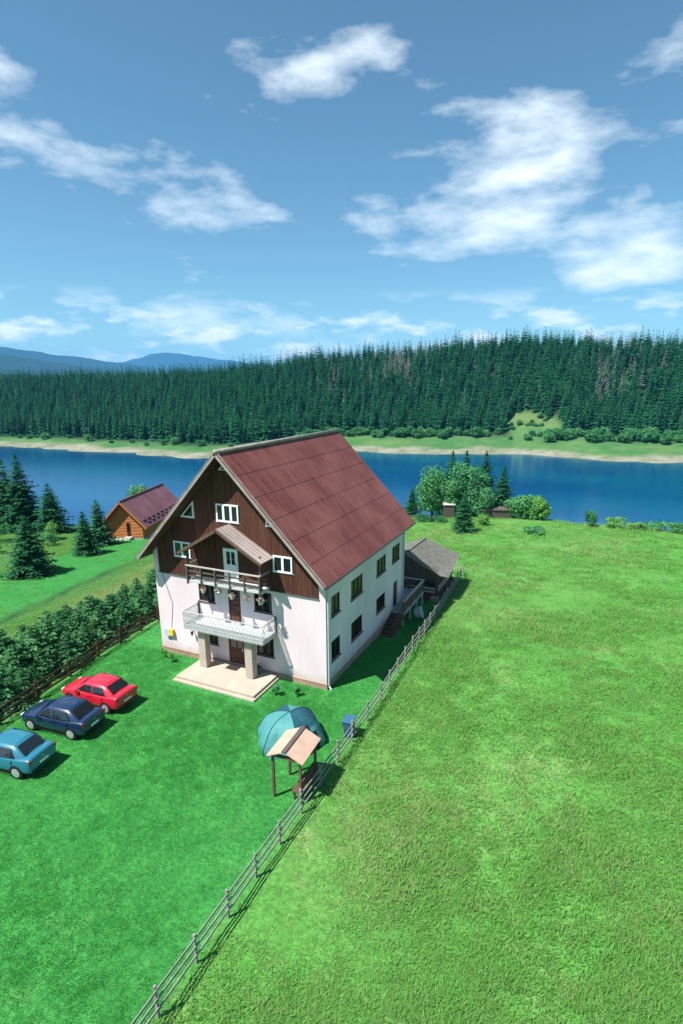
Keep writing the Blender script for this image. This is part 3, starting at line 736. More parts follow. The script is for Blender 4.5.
mb = MB(); mb.box(-W - .04, .04, -.04, 0, -.6, .36); mb.box(0, .04, 0, D, -2.2, .36); mb.box(-W - .04, -W, 0, D, -1.5, .36)
mb.box(-W - .06, .06, -.06, -.04, .30, .345); mb.build('foundation', M['plinth'], house)

# vertical boards on the gable (one mesh, each board a real strip)
mb = MB(); gb = random.Random(3); x = -W + .43
while x < -.44:
    w = gb.uniform(.15, .19); x1 = min(x + w, -.43)
    za, zb = ztop(x) - .24, ztop(x1) - .24; dd = -.055 - gb.uniform(0, .014)
    pts = [(x + .006, dd, 5.79), (x1 - .006, dd, 5.79), (x1 - .006, dd, zb)]
    if x < XC < x1: pts.append((XC, dd, ztop(XC) - .24))
    pts.append((x + .006, dd, za)); mb.slab(pts, .05 + dd + .049 if False else .04, 0)
    x = x1
gm, gnt, gbs = new_mat('gableboards')
gg = N(gnt, 'ShaderNodeNewGeometry'); tcg = N(gnt, 'ShaderNodeTexCoord'); mpg = N(gnt, 'ShaderNodeMapping'); mpg.inputs['Scale'].default_value = (9, 1, .6); L(gnt, tcg, 'Object', mpg, 0)
ng_ = N(gnt, 'ShaderNodeTexNoise', i_Scale=1.2, i_Detail=6., i_Roughness=.7); L(gnt, mpg, 0, ng_, 0)
c1 = mixc(gnt, (gg, 'Random Per Island'), (.088, .034, .023), (.158, .066, .044)); fgg = ramp(gnt, ng_, 0, .35, .72); c2 = mixc(gnt, (fgg, 0), (.055, .024, .017), (c1, 2)); L(gnt, c2, 2, gbs, 'Base Color'); gbs.inputs['Roughness'].default_value = .85; gbs.inputs['Specular IOR Level'].default_value = .12
mb.build('gable_cladding', gm, house)
MB().box(-W + .42, -.42, -.10, -.012, 5.70, 5.79).build('gable_skirt_board', M['darkwood'], house)

# roof
def slope_pt(side, u, y, lift=0):      # u: 0 ridge .. 1 eave; side -1 left, +1 right
    x = XC + side * u * (W / 2 + OS); n = Vector((side * SL, 0, 1)).normalized()
    p = Vector((x, y, HR - SL * u * (W / 2 + OS))) + n * lift; return p
mb = MB(); NC = 6
for side in (-1, 1):
    for k in range(NC):
        u0, u1 = k / NC, (k + 1) / NC + (.012 if k < NC - 1 else 0)
        q = [slope_pt(side, u0, YF, .012), slope_pt(side, u1, YF, .028), slope_pt(side, u1, YB, .028), slope_pt(side, u0, YB, .012)]
        if side < 0: q = q[::-1]
        mb.slab(q, .03)
roof = mb.build('roof', M['redroof'], house)
mb = MB()
for side in (-1, 1):
    q = [slope_pt(side, 0, YF + .02, -.03), slope_pt(side, .99, YF + .02, -.03), slope_pt(side, .99, YB - .02, -.03), slope_pt(side, 0, YB - .02, -.03)]
    if side < 0: q = q[::-1]
    mb.slab(q, .12)
mb.build('eave_lining', M['soffit'], roof)
for side in (-1, 1):
    mb = MB(); a = slope_pt(side, 0, YF - .03, -.07); b = slope_pt(side, 1.0, YF - .03, -.07); mb.bar(a, b, .05, .14, up=(0, 0, 1))
    a = slope_pt(side, 0.01, YF + .05, .085); b = slope_pt(side, 1.0, YF + .05, .085); mb.bar(a, b, .07, .03); mb.build('rake_board', M['raketrim'], roof)
mb = MB(); mb.tube((XC, YF - .03, HR + .05), (XC, YB + .02, HR + .05), .13, n=10); mb.build('ridge_cap', M['raketrim'], roof, smooth=True)
for side in (-1, 1):
    xx = XC + side * (W / 2 + OS + .05); mb = MB(); mb.tube((xx, YF, HE - .06), (xx, YB, HE - .06), .075, n=8); mb.build('gutter', M['gutter'], roof)
mb = MB(); mb.tube((.09, .12, 6.72), (.09, .12, .2), .055, n=8); mb.tube((.09, .12, .2), (.28, .05, .02), .055, n=8); mb.tube((.09, .12, 6.66), (OS + .05, .12, HE - .1), .05, n=8); mb.build('downpipe', M['pipe'], house)
mb = MB(); mb.tube((.09, D - .12, 6.7), (.09, D - .12, 0), .055, n=8); mb.tube((.09, D - .12, 6.66), (OS + .05, D - .12, HE - .1), .05, n=8); mb.build('downpipe', M['pipe'], house)

def win(T, a0, a1, z0, z1, n, fm, dep=-.10, glass='pane', curtain=None, sill=True, fw=.07, proud=0., label=None, trans=None):
    mb = MB(); e = .004
    d0, d1 = dep + proud, dep + .07 + proud
    obox(mb, T, a0 + e, a0 + fw, d0, d1, z0 + e, z1 - e); obox(mb, T, a1 - fw, a1 - e, d0, d1, z0 + e, z1 - e)
    obox(mb, T, a0 + fw, a1 - fw, d0, d1, z0 + e, z0 + fw); obox(mb, T, a0 + fw, a1 - fw, d0, d1, z1 - fw, z1 - e)
    for i in range(1, n):
        m_ = a0 + (a1 - a0) * i / n; obox(mb, T, m_ - fw * .75, m_ + fw * .75, d0 + .004, d1 - .004, z0 + fw, z1 - fw)
    w = mb.build('window', fm, house)
    if label: w['label'] = label
    p = MB(); pd = d0 + .03; p.add([T(a0 + fw, pd, z0 + fw), T(a1 - fw, pd, z0 + fw), T(a1 - fw, pd, z1 - fw), T(a0 + fw, pd, z1 - fw)], [(0, 1, 2, 3)]); p.build('pane', M[glass], w)
    if curtain:
        c = MB()
        for (u0, u1) in curtain:
            k = 8
            for i in range(k):
                b0, b1 = a0 + (a1 - a0) * (u0 + (u1 - u0) * i / k), a0 + (a1 - a0) * (u0 + (u1 - u0) * (i + 1) / k)
                da, db = pd - .09 - .03 * (i % 2), pd - .09 - .03 * ((i + 1) % 2)
                c.add([T(b0, da, z0 + .02), T(b1, db, z0 + .02), T(b1, db, z1 - .03), T(b0, da, z1 - .03)], [(0, 1, 2, 3)])
        c.build('curtain', M['curtain'], w)
    if sill:
        s = MB(); obox(s, T, a0 - .06, a1 + .06, -.02, .07, z0 - .05, z0 - .004); s.build('sill', M['brownframe'] if fm is M['brownframe'] else M['trimwhite'], w)
    return w
bf = M['brownframe']
for k in ('w1', 'w2', 'l1', 'l2'):
    h = F_HOLES[k]; win(Tf, *h, 2, bf, curtain=[(.06, .22), (.52, .70)] if k != 'w2' else [(.30, .42), (.75, .92)])
for k, n, cu in (('u1', 2, [(.35, .55)]), ('u2', 3, [(.1, .3), (.36, .5)]), ('u3', 3, [(.1, .3), (.4, .6)]), ('u4', 3, [(.1, .25)]), ('g1', 2, None), ('g2', 3, [(.1, .3)]), ('g3', 3, None)):
    win(Ts, *S_HOLES[k], n, bf, curtain=cu)
def door(T, a0, a1, z0, z1, m, lab=None, glass=None, dep=-.10, proud=0):
    mb = MB(); d0 = dep + proud; e = .004
    obox(mb, T, a0 + e, a0 + .07, d0, d0 + .08, z0, z1 - e); obox(mb, T, a1 - .07, a1 - e, d0, d0 + .08, z0, z1 - e); obox(mb, T, a0 + .07, a1 - .07, d0, d0 + .08, z1 - .07, z1 - e)
    obox(mb, T, a0 + .07, a1 - .07, d0 + .01, d0 + .055, z0, z1 - .07)
    for (u0, u1, v0, v1) in ((.18, .45, .08, .40), (.55, .82, .08, .40)):
        obox(mb, T, a0 + (a1 - a0) * u0, a0 + (a1 - a0) * u1, d0 + .055, d0 + .07, z0 + (z1 - z0) * v0, z0 + (z1 - z0) * v1)
    o = mb.build('door', m, house)
    if lab: o['label'] = lab
    g_ = MB()
    for (u0, u1) in (glass or ()):
        obox(g_, T, a0 + (a1 - a0) * u0, a0 + (a1 - a0) * u1, d0 + .057, d0 + .062, z0 + (z1 - z0) * .5, z0 + (z1 - z0) * .9)
    if glass: g_.build('pane', M['panedark'], o)
    hd = MB(); obox(hd, T, a1 - .17, a1 - .13, d0 + .055, d0 + .12, z0 + .95, z0 + 1.12); hd.build('handle', M['chrome'], o)
    return o
door(Tf, *F_HOLES['dr'], M['doorbrown'], 'brown balcony door', [(.25, .75)])
door(Tf, *F_HOLES['ld'], M['doorbrown'], 'double brown entrance door', [(.15, .45), (.55, .85)])
door(Ts, *S_HOLES['gd'], M['doorbrown'], 'dark brown side door on the deck')
tw = M['trimwhite']
for (a0, a1, z0, z1, n) in ((-7.12, -5.53, 9.58, 10.67, 3), (-10.6, -9.3, 6.97, 8.0, 2), (-3.31, -2.03, 6.95, 7.95, 2)):
    win(Tf, a0, a1, z0, z1, n, tw, dep=0, proud=.06, glass='panedark', fw=.10)
door(Tf, -6.79, -5.76, 5.98, 7.98, tw, 'white glazed door on the upper balcony', [(.22, .48), (.56, .80)], dep=0, proud=.06)
def triwin(pts, label):
    c = Vector((sum(p[0] for p in pts) / 3, 0, sum(p[1] for p in pts) / 3)); mb = MB(); pv = []
    for i in range(3):
        a = Vector((pts[i][0], 0, pts[i][1])); b = Vector((pts[(i + 1) % 3][0], 0, pts[(i + 1) % 3][1]))
        ai, bi = a.lerp(c, .30), b.lerp(c, .30)
        mb.slab([a + Vector((0, -.13, 0)), b + Vector((0, -.13, 0)), bi + Vector((0, -.13, 0)), ai + Vector((0, -.13, 0))], .06); pv.append(ai + Vector((0, -.10, 0)))
    w = mb.build('window', tw, house); w['label'] = label
    MB().add(pv, [(0, 1, 2)]).build('pane', M['panedark'], w)
triwin([(-8.80, 10.68), (-9.86, 9.60), (-8.78, 9.60)], 'white triangular window'); triwin([(-3.66, 10.68), (-3.68, 9.60), (-2.60, 9.60)], 'white triangular window')
triwin([(-6.23, 13.15), (-6.78, 12.66), (-5.68, 12.66)], 'small white triangular window at the ridge')

# upper balcony with its canopy
UB0, UB1, UBY = -8.86, -3.60, -1.08
mb = MB()
for k in range(8): mb.box(UB0, UB1, -.10 - (k + 1) * .122, -.10 - k * .122 - .006, 5.93, 5.97)
mb.box(UB0, UB1, UBY, UBY + .05, 5.84, 5.925)
for k in range(6): xx = UB0 + .06 + (UB1 - UB0 - .12) * k / 5; mb.box(xx - .05, xx + .05, UBY + .06, -.02, 5.76, 5.925)
ub = mb.build('upper_balcony', M['balcfloor'], house)
mb = MB()
for k in range(6): xx = UB0 + .04 + (UB1 - UB0 - .08) * k / 5; mb.box(xx - .045, xx + .045, UBY - .07, UBY - .002, 5.72, 6.88)
mb.build('railing_post', M['railgrey'], ub)
mb = MB(); mb.box(UB0 - .02, UB1 + .02, UBY - .09, UBY + .03, 6.885, 6.945)
for x_ in (UB0, UB1): mb.box(x_ - .05, x_ + .05, UBY + .035, -.06, 6.885, 6.945)
mb.build('handrail', M['raillight'], ub)
mb = MB()
for z in (6.2, 6.5):
    mb.box(UB0, UB1, UBY - .06 + .065, UBY + .03, z, z + .11)
    for x_ in (UB0, UB1): mb.box(x_ - .02, x_ + .02, UBY + .035, -.06, z, z + .11)
mb.build('railing', M['railgrey'], ub)
for x_ in (UB0 + .05, UB1 - .05): MB().box(x_ - .06, x_ + .06, UBY + .06, UBY + .18, 5.98, 8.05).build('canopy_post', M['railgrey'], ub)
mb = MB(); CY_ = -1.40; cz, ce, ch = 9.5, 7.80, 2.95
for sd in (-1, 1):
    q = [(XC, CY_, cz), (XC + sd * ch, CY_, ce), (XC + sd * ch, -.06, ce), (XC, -.06, cz)]
    mb.slab(q if sd > 0 else q[::-1], .05)
can = mb.build('canopy_roof', M['canopyroof'], house)
mb = MB()
for sd in (-1, 1):
    mb.bar((XC, CY_ - .02, cz - .1), (XC + sd * ch, CY_ - .02, ce - .1), .05, .16); mb.bar((XC + sd * (ch - .35), -.08, ce + .08), (XC + sd * (ch - .35), CY_ + .05, ce + .08), .1, .12)
mb.build('fascia', M['deckwood'], can)

# lower balcony, pillars, porch
LB0, LB1, LBY = -9.08, -3.32, -1.5
lb = MB().box(LB0, LB1, LBY, -.003, 2.98, 3.10).build('lower_balcony', M['balcfloor'], house)
mb = MB(); rr = random.Random(8)
def lattice(mb, a, b, z0, z1):
    a = Vector(a); b = Vector(b); n = int((b - a).length / .12)
    mb.bar(a + Vector((0, 0, z1)), b + Vector((0, 0, z1)), .06, .05); mb.bar(a + Vector((0, 0, z0)), b + Vector((0, 0, z0)), .04, .04); mb.bar(a + Vector((0, 0, (z0 + z1) / 2)), b + Vector((0, 0, (z0 + z1) / 2)), .03, .03)
    for i in range(n + 1):
        p = a.lerp(b, i / n); mb.bar(p + Vector((0, 0, z0)), p + Vector((0, 0, z1)), .016)
        if i < n:
            q = a.lerp(b, (i + 1) / n); s_ = 1 if i % 2 else -1
            for (k0, k1) in ((z0, (z0 + z1) / 2), ((z0 + z1) / 2, z1)):
                mb.bar(p + Vector((0, 0, k0 if s_ > 0 else k1)), q + Vector((0, 0, k1 if s_ > 0 else k0)), .011)
lattice(mb, (LB0 + .02, LBY - .015, 0), (LB1 - .02, LBY - .015, 0), 3.16, 4.03); lattice(mb, (LB0 + .02, LBY, 0), (LB0 + .02, -.1, 0), 3.16, 4.03); lattice(mb, (LB1 - .02, LBY, 0), (LB1 - .02, -.1, 0), 3.16, 4.03)
mb.build('railing', M['balcwhite'], lb)
mb = MB()                                                # scalloped white fascia
n = 46
for i in range(n):
    x0 = LB0 + (LB1 - LB0) * i / n; x1 = LB0 + (LB1 - LB0) * (i + 1) / n; xm = (x0 + x1) / 2
    mb.slab([(x0 + .006, LBY - .02, 3.12), (x0 + .006, LBY - .02, 2.92), (xm, LBY - .02, 2.82), (x1 - .006, LBY - .02, 2.92), (x1 - .006, LBY - .02, 3.12)], .016)
for xx, sg in ((LB0, -1), (LB1, 1)):
    for i in range(12):
        y0 = LBY + 1.48 * i / 12; y1 = LBY + 1.48 * (i + 1) / 12
        mb.slab([(xx + sg * .02, y0 + .006, 3.12), (xx + sg * .02, y0 + .006, 2.92), (xx + sg * .02, (y0 + y1) / 2, 2.82), (xx + sg * .02, y1 - .006, 2.92), (xx + sg * .02, y1 - .006, 3.12)], .016)
mb.build('fascia', M['balcwhite'], lb)
for x_ in (LB0 + .03, LB1 - .03): MB().box(x_ - .05, x_ + .05, -.10, -.004, 3.10, 4.10).build('railing_post', M['railgrey'], lb)
for x_ in (-8.32, -4.88): MB().box(x_, x_ + .52, -1.20, -.70, .262, 2.976).build('pillar', M['pillar'], house, bevel=.01)
mb = MB(); mb.box(-8.95, -3.32, -2.72, -.045, -.3, .26); pr = mb.build('porch', M['porch'], house, bevel=.015)
MB().box(-9.08, -3.19, -2.92, -.065, -.3, .10).build('step', M['porch'], pr, bevel=.015)
mb = MB(); mb.box(-11.98, -11.62, -.18, -.003, 1.25, 1.75); mbx = mb.build('meter_box', M['pipe'], house)
MB().box(-11.60, -11.28, -.20, -.003, 1.34, 1.76).build('cover', M['yellowbox'], mbx)
mb = MB(); mb.tube((-9.62, -.003, 1.92), (-9.62, -.22, 1.92), .03, n=6); mb.tube((-9.62, -.22, 1.98), (-9.62, -.22, 1.72), .09, .05, n=8); mb.build('wall_lamp', M['black'], house)
# gable end vents / sun-bleached cable on the left part of the front
mb = MB(); mb.tube((-11.9, -.02, 5.75), (-11.2, -.02, 3.6), .012, n=5); mb.tube((-11.2, -.02, 3.6), (-11.5, -.02, 1.75), .012, n=5); mb.build('cable', M['black'], house)

# side deck with stairs
mb = MB()
for k in range(15): mb.box(.045, 1.05, 11.0 + k * .345, 11.0 + (k + 1) * .345 - .01, .62, .67)
for k in range(9): mb.box(-3.2, .03, 13.8 + k * .27, 13.8 + (k + 1) * .27 - .01, .62, .668)
mb.box(1.0, 1.06, 10.98, 16.2, .46, .615)
deck = mb.build('side_deck', M['deckfloor'], house)
for (x_, y_) in ((.98, 11.1), (.98, 12.8), (.98, 14.5), (.98, 16.1), (-3.1, 16.1)): MB().box(x_ - .06, x_ + .06, y_ - .06, y_ + .06, zg(x_, y_) - .3, .46).build('support', M['concrete'], deck)
mb = MB()
for y_ in (11.05, 12.75, 14.45, 16.15): mb.box(.99, 1.08, y_ - .045, y_ + .045, .675, 1.62)
for x_ in (-.2, -1.6, -3.0): mb.box(x_ - .045, x_ + .045, 16.12, 16.2, .675, 1.62)
mb.build('railing_post', M['deckwood'], deck)
mb = MB()
for z in (.80, 1.06, 1.32): mb.box(1.01, 1.045, 11.1, 16.1, z, z + .2); mb.box(-3.0, .98, 16.14, 16.18, z, z + .14)
mb.build('railing', M['deckwood'], deck)
mb = MB(); mb.box(.95, 1.12, 11.0, 16.25, 1.625, 1.67); mb.box(-3.1, .945, 16.08, 16.25, 1.625, 1.67); mb.build('handrail', M['raillight'], deck)
mb = MB(); ns = 6; z0 = -.25
for k in range(ns):
    y1 = 10.97 - k * .42; zt = .64 - (k + 1) * .135; mb.box(.05, 1.05, y1 - .45, y1, zt - .05, zt); mb.box(.05, 1.05, y1 - .03, y1 - .004, zt, zt + .13)
mb.bar((1.08, 11.0, .45), (1.08, 8.45, -.42), .05, .24)
st_ = mb.build('stairs', M['deckwood'], deck)
mb = MB(); mb.bar((1.08, 11.0, 1.62), (1.08, 8.6, .75), .07, .06); mb.bar((1.08, 11.0, 1.2), (1.08, 8.6, .33), .04, .12); mb.box(1.04, 1.12, 8.52, 8.62, -.4, .78); mb.box(1.04, 1.12, 9.75, 9.83, .1, 1.18); mb.build('stair_railing', M['deckwood'], deck)
MB().box(.05, 1.35, 7.75, 8.55, -.62, -.27).build('landing', M['concrete'], deck)

# things hanging, standing by the house
for i, (x_, z_) in enumerate([(-7.68, 5.55), (-6.56, 5.58), (-5.59, 5.50), (-4.52, 5.48), (-3.60, 5.48)]):
    lab = ['hanging flower pot in front of the left upstairs window', 'hanging flower pot between the left window and the balcony door', 'hanging flower pot in front of the brown balcony door',
           'hanging flower pot between the balcony door and the right window', 'hanging flower pot at the right end under the upper balcony'][i]
    p = thing('hanging_flower_pot', lab, 'flower pot', (x_, -1.12, z_ - .25), 0, 'flower pots hung under the upper balcony')
    mb = MB(); mb.tube((0, 0, 0), (0, 0, .2), .10, .15, 10); mb.build('pot', M['clay'], p)
    mb = MB(); add_blob(mb, (0, 0, .24), .24, .24, .16, 110, .05, random.Random(i), mi=0); add_blob(mb, (0, 0, .26), .26, .26, .18, 90, .045, random.Random(i + 50), mi=1); mb.build('flowers', [M['potleaf'], M['flower']], p)
    mb = MB()
    for a in (0, 2.1, 4.2): mb.bar((math.cos(a) * .14, math.sin(a) * .14, .2), (0, 0, .52), .008)
    mb.build('hanger', M['black'], p)
p = thing('plant_pot', 'blue-grey pot with a small plant by the right porch pillar', 'plant pot', (-4.55, -.35, .262))
mb = MB(); mb.tube((0, 0, 0), (0, 0, .38), .16, .22, 12); mb.build('pot', M['bluepot'], p); mb = MB(); add_blob(mb, (0, 0, .45), .2, .2, .15, 90, .05, random.Random(4)); mb.build('foliage', M['potleaf'], p)
mb = MB(); mb.box(-6.75, -5.9, -.75, -.2, .264, .285); tag(mb.build('doormat', M['rubber'], bevel=.006), 'dark rubber doormat in front of the entrance door', 'mat')
tubo = MB(); prof = [(0, .0), (.36, .0), (.42, .1), (.46, .5), (.49, .52), (.49, .56), (.44, .56), (.40, .12), (0, .10)]; n = 20
vs = [(r_ * math.cos(2 * math.pi * i / n), r_ * math.sin(2 * math.pi * i / n), z_) for (r_, z_) in prof for i in range(n)]
tubo.add(vs, [(j * n + i, j * n + (i + 1) % n, (j + 1) * n + (i + 1) % n, (j + 1) * n + i) for j in range(len(prof) - 1) for i in range(n)])
o = tubo.build('tub', M['tub'], smooth=True); o.location = (1.25, 13.3, zg(1.25, 13.3) + .42); o.rotation_euler = (R(0), R(72), R(10)); tag(o, 'pale plastic tub tipped on its side under the deck edge', 'tub')
# small bushes round the porch
for i, (x_, y_, h, lab) in enumerate([(-11.6, -.75, .85, 'narrow conical shrub by the left corner of the front wall'), (-10.75, -1.05, .8, 'small conical shrub left of the porch step'), (-2.42, -1.75, .85, 'small round shrub just right of the porch'), (-1.25, -1.35, .7, 'smallest round shrub between the porch and the house corner')]):
    o = thing('garden_shrub', lab, 'shrub', (x_, y_, zg(x_, y_)), i, 'small shrubs planted round the porch')
    mb = MB(); add_blob(mb, (0, 0, h * .5), .24, .24, h * .52, 420, .05, random.Random(900 + i), lumps=7); mb.build('foliage', M['broadlight' if i < 2 else 'broadleaf'], o); MB().tube((0, 0, -.05), (0, 0, h * .5), .025, n=6).build('stem', M['bark'], o)

# ------------------------------------------------------------------ garden pavilion behind the house
pv = thing('garden_pavilion', 'open timber pavilion with grey shingle roof behind the house', 'pavilion', (0, 0, 0))
RF, RB, EF, EB = (-1.28, 18.0, 3.15), (-1.40, 24.8, 2.80), (2.65, 18.2, 1.45), (2.05, 24.86, 1.5)
LF, LBk = (-5.1, 18.1, 1.45), (-5.0, 24.86, 1.5)
mb = MB(); mb.slab([RF, (1.80, 18.0, 1.60), EF, EB, RB], .09); mb.slab([RF, RB, LBk, LF], .09); prf = mb.build('roof', M['shingle'], pv)
MB().bar((-1.28, 17.98, 3.17), (-1.40, 24.85, 2.82), .16, .06).build('ridge_cap', M['shingle'], prf)
zb = zg(0, 20) - .1
mb = MB()
for k in range(34):
    x0 = -4.4 + k * .18; x1 = x0 + .17; f = lambda x_: 3.15 - abs(x_ + 1.28) * (1.70 / 3.93) - .1
    if x1 > 1.6: break
    mb.slab([(x0, 18.45, .95), (x1, 18.45, .95), (x1, 18.45, f(x1)), (x0, 18.45, f(x0))], .03)
mb.build('gable_boards', M['railgrey'], pv)
for (x_, y_) in ((1.55, 18.6), (1.45, 21.6), (1.4, 24.4), (-4.3, 18.6), (-4.3, 24.4), (-1.4, 18.6)): MB().box(x_ - .09, x_ + .09, y_ - .09, y_ + .09, zg(x_, y_) - .2, 1.5 if abs(x_) > 1.42 or y_ > 18.7 else .95).build('post', M['deckwood'], pv)
mb = MB(); mb.box(-4.5, 1.75, 18.4, 24.6, zb - .6, zg(0, 18.5) + .22); mb.build('floor', M['deckwood'], pv)
mb = MB()
for z in (.0, .3): mb.box(-4.2, 1.45, 18.58, 18.64, z - .35, z - .18); mb.box(1.5, 1.56, 18.7, 24.3, z - .35, z - .18)
mb.build('railing', M['raillight'], pv)
mb = MB(); mb.box(-1.2, 1.0, 20.3, 21.2, .0, .06); mb.box(-1.0, .8, 20.6, 20.9, zb + .3, .0); mb.build('table', M['deckwood'], pv)
mb = MB(); mb.box(1.15, 1.75, 18.05, 18.62, zg(1.4, 18.3) - .3, zg(1.4, 18.3) + .42); mb.build('stone_base', M['plinth'], pv, bevel=.03)

# ------------------------------------------------------------------ wooden cabin
a = R(18.5); cab = thing('log_cabin', 'orange timber cabin with maroon tiled roof above the lake', 'cabin', (-44.08, 27.3, zg(-44, 27.3)), a)
CL, zc = 12.6, zg(-44, 27.3); wz, rz_ = 2.45, 5.15; hw = 2.6
mb = MB(); lh = .205
holes_c = (.36, .93, .45, 2.05)
k = 0; z = .12
while z < 4.9:                                       # horizontal log boards, gable included
    z1 = z + lh; hwz = hw if z1 <= wz else hw * max(.02, (rz_ - .1 - z1) / (rz_ - .1 - wz))
    segs = [(-hwz, hwz)] if not (z1 > holes_c[2] and z < holes_c[3]) else [(-hwz, holes_c[0]), (holes_c[1], hwz)]
    for (p, q) in segs:
        if q > p: mb.slab([(p, 0, z + .008), (q, 0, z + .008), (q, -.035, z + lh * .5), (p, -.035, z + lh * .5)], .05); mb.slab([(p, -.035, z + lh * .5), (q, -.035, z + lh * .5), (q, 0, z1 - .008), (p, 0, z1 - .008)], .05)
    if z1 <= wz + .1: mb.box(hw - .02, hw + .03, .02, CL, z + .008, z1 - .008); mb.box(-hw - .03, -hw + .02, .02, CL, z + .008, z1 - .008)
    z = z1
mb.add([(-hw, CL, 0), (hw, CL, 0), (hw, CL, wz), (0, CL, rz_ - .15), (-hw, CL, wz)], [(0, 1, 2, 3, 4)]); mb.build('wall', M['logs'], cab)
mb = MB(); ov = .6; ys = -.6; es = .8
pitch = (rz_ - wz) / hw
for sd in (-1, 1):
    q = [(0, ys, rz_ + .06), (sd * (hw + es), ys, rz_ + .06 - pitch * (hw + es)), (sd * (hw + es), CL + .6, rz_ + .06 - pitch * (hw + es)), (0, CL + .6, rz_ + .06)]
    mb.slab(q if sd > 0 else q[::-1], .07)
cr = mb.build('roof', M['cabinroof'], cab)
mb = MB()
for sd in (-1, 1): mb.bar((0, ys - .03, rz_ - .05), (sd * (hw + es), ys - .03, rz_ - .05 - pitch * (hw + es)), .05, .2)
mb.build('rake_board', M['logs'], cr)
mb = MB()
for row in (0, 1):
    for k in range(9): u = .78 + .1 * row; yy = ys + .8 + k * 1.4 + row * .7; xx = u * (hw + es); n_ = Vector((pitch, 0, 1)).normalized(); p = Vector((xx, yy, rz_ + .06 - pitch * xx)) + n_ * .06; mb.bar(p, p + Vector((0, .85, 0)), .04, .10, up=n_)
mb.build('snow_guard', M['black'], cr)
mb = MB(); mb.tube((0, ys, rz_ + .1), (0, CL + .6, rz_ + .1), .1, n=8); mb.build('ridge_cap', M['cabinroof'], cr)
mb = MB(); mb.box(.36, .93, .02, .10, .42, 2.05); dr = mb.build('door', M['brownframe'], cab); MB().box(.44, .85, .0, .018, 1.1, 1.95).build('pane', M['panedark'], dr)
mb = MB(); mb.box(-hw, hw, -.02, CL, -1.6, .115); mb.build('foundation', M['concrete'], cab)
mb = MB(); mb.box(.15, 1.15, -.75, -.03, .15, .3); mb.box(.25, 1.05, -1.1, -.76, -.05, .12); mb.box(.05, .25, -1.0, -.1, -.6, .14); mb.build('steps', M['concrete'], cab)
mb = MB()
mb.box(-2.55, -2.4, -.9, -.75, -.8, wz); mb.build('post', M['raillight'], cab)
gs = random.Random(2)
for i in range(5):
    x_, y_ = -46.2 + i * .62 + gs.uniform(-.1, .1), 25.3 + i * .27 + gs.uniform(-.25, .1); r_ = gs.uniform(.18, .32); bm = bmesh.new(); bmesh.ops.create_icosphere(bm, subdivisions=2, radius=r_)
    for v in bm.verts: v.co *= 1 + .35 * mnoise.noise(v.co * 4 + Vector((i, 0, 0))); v.co.z *= .7
    me = bpy.data.meshes.new('boulder'); bm.to_mesh(me); bm.free(); me.materials.append(M['concrete']); o = bpy.data.objects.new('boulder', me); COL.objects.link(o); o.location = (x_, y_, zg(x_, y_) + .05); tag(o, 'grey stone lying below the front of the orange cabin', 'stone', 'stones below the cabin')

# plank sheds by the clump
def shed(x, y, w, d, h, rz, lab):
    o = thing('plank_shed', lab, 'shed', (x, y, zg(x, y)), rz); mb = MB(); k = int(w / .2)
    for i in range(k): mb.box(-w / 2 + i * w / k, -w / 2 + (i + 1) * w / k - .02, -d / 2, -d / 2 + .03, -.3, h + .06 * math.sin(i * 2.3))
    mb.box(-w / 2, -w / 2 + .04, -d / 2 + .04, d / 2, -.8, h - .1); mb.box(w / 2 - .06, w / 2 - .02, -d / 2 + .04, d / 2, -.8, h - .1); mb.build('wall', M['railgrey'], o)
    mb = MB(); mb.slab([(-w / 2 - .15, -d / 2 - .15, h + .02), (w / 2 + .15, -d / 2 - .15, h + .02), (w / 2 + .15, d / 2 + .1, h + .25), (-w / 2 - .15, d / 2 + .1, h + .25)], .06); mb.build('roof', M['raillight'] if h > 2 else M['railgrey'], o)
x_, y_ = at(60, 26.2); shed(x_, y_, 3.3, 1.6, 1.5, R(22), 'weathered plank shed in front of the lakeside clump at its right')
x_, y_ = at(60.2, 17.3); shed(x_, y_, 1.7, 1.4, 2.3, R(20), 'small plank shed with a pale roof behind the meadow spruce')
x_, y_ = at(60.6, 23.6); shed(x_, y_, 2.0, 1.4, 1.4, R(20), 'low dark plank shed left of the larger weathered one')

# ------------------------------------------------------------------ fences
def rail_fence(name, label, line, step, mpost, mrail, rails, ph, pw, double=False):
    o = thing(name, label, 'fence', (0, 0, 0)); pts = []
    for (xa, ya), (xb, yb) in zip(line, line[1:]):
        n = max(1, int(round(math.hypot(xb - xa, yb - ya) / step)))
        for i in range(n): pts.append((xa + (xb - xa) * i / n, ya + (yb - ya) * i / n))
    pts.append(line[-1])
    g = random.Random(len(pts)); pts = [(x, y, zg(x, y) + .02) for x, y in pts]
    for (x, y, z) in pts:
        dx = g.uniform(-.03, .03); mb = MB(); mb.bar((x, y, z - .3), (x + dx, y + g.uniform(-.02, .02), z + ph * g.uniform(.96, 1.05)), pw, pw, up=(0, 1, 0)); mb.build('post', mpost, o)
    mb = MB()
    for (p, q) in zip(pts, pts[1:]):
        d = Vector((q[0] - p[0], q[1] - p[1], 0)).normalized(); nrm = Vector((d.y, -d.x, 0)) * (pw * .5 + .022)
        for z in rails:
            a = Vector((p[0], p[1], p[2] + z + g.uniform(-.025, .025))) + nrm; b = Vector((q[0], q[1], q[2] + z + g.uniform(-.025, .025))) + nrm; mb.bar(a, b - d * .006, .03, .12 if pw > .1 else .085)
    mb.build('rail', mrail, o); return o
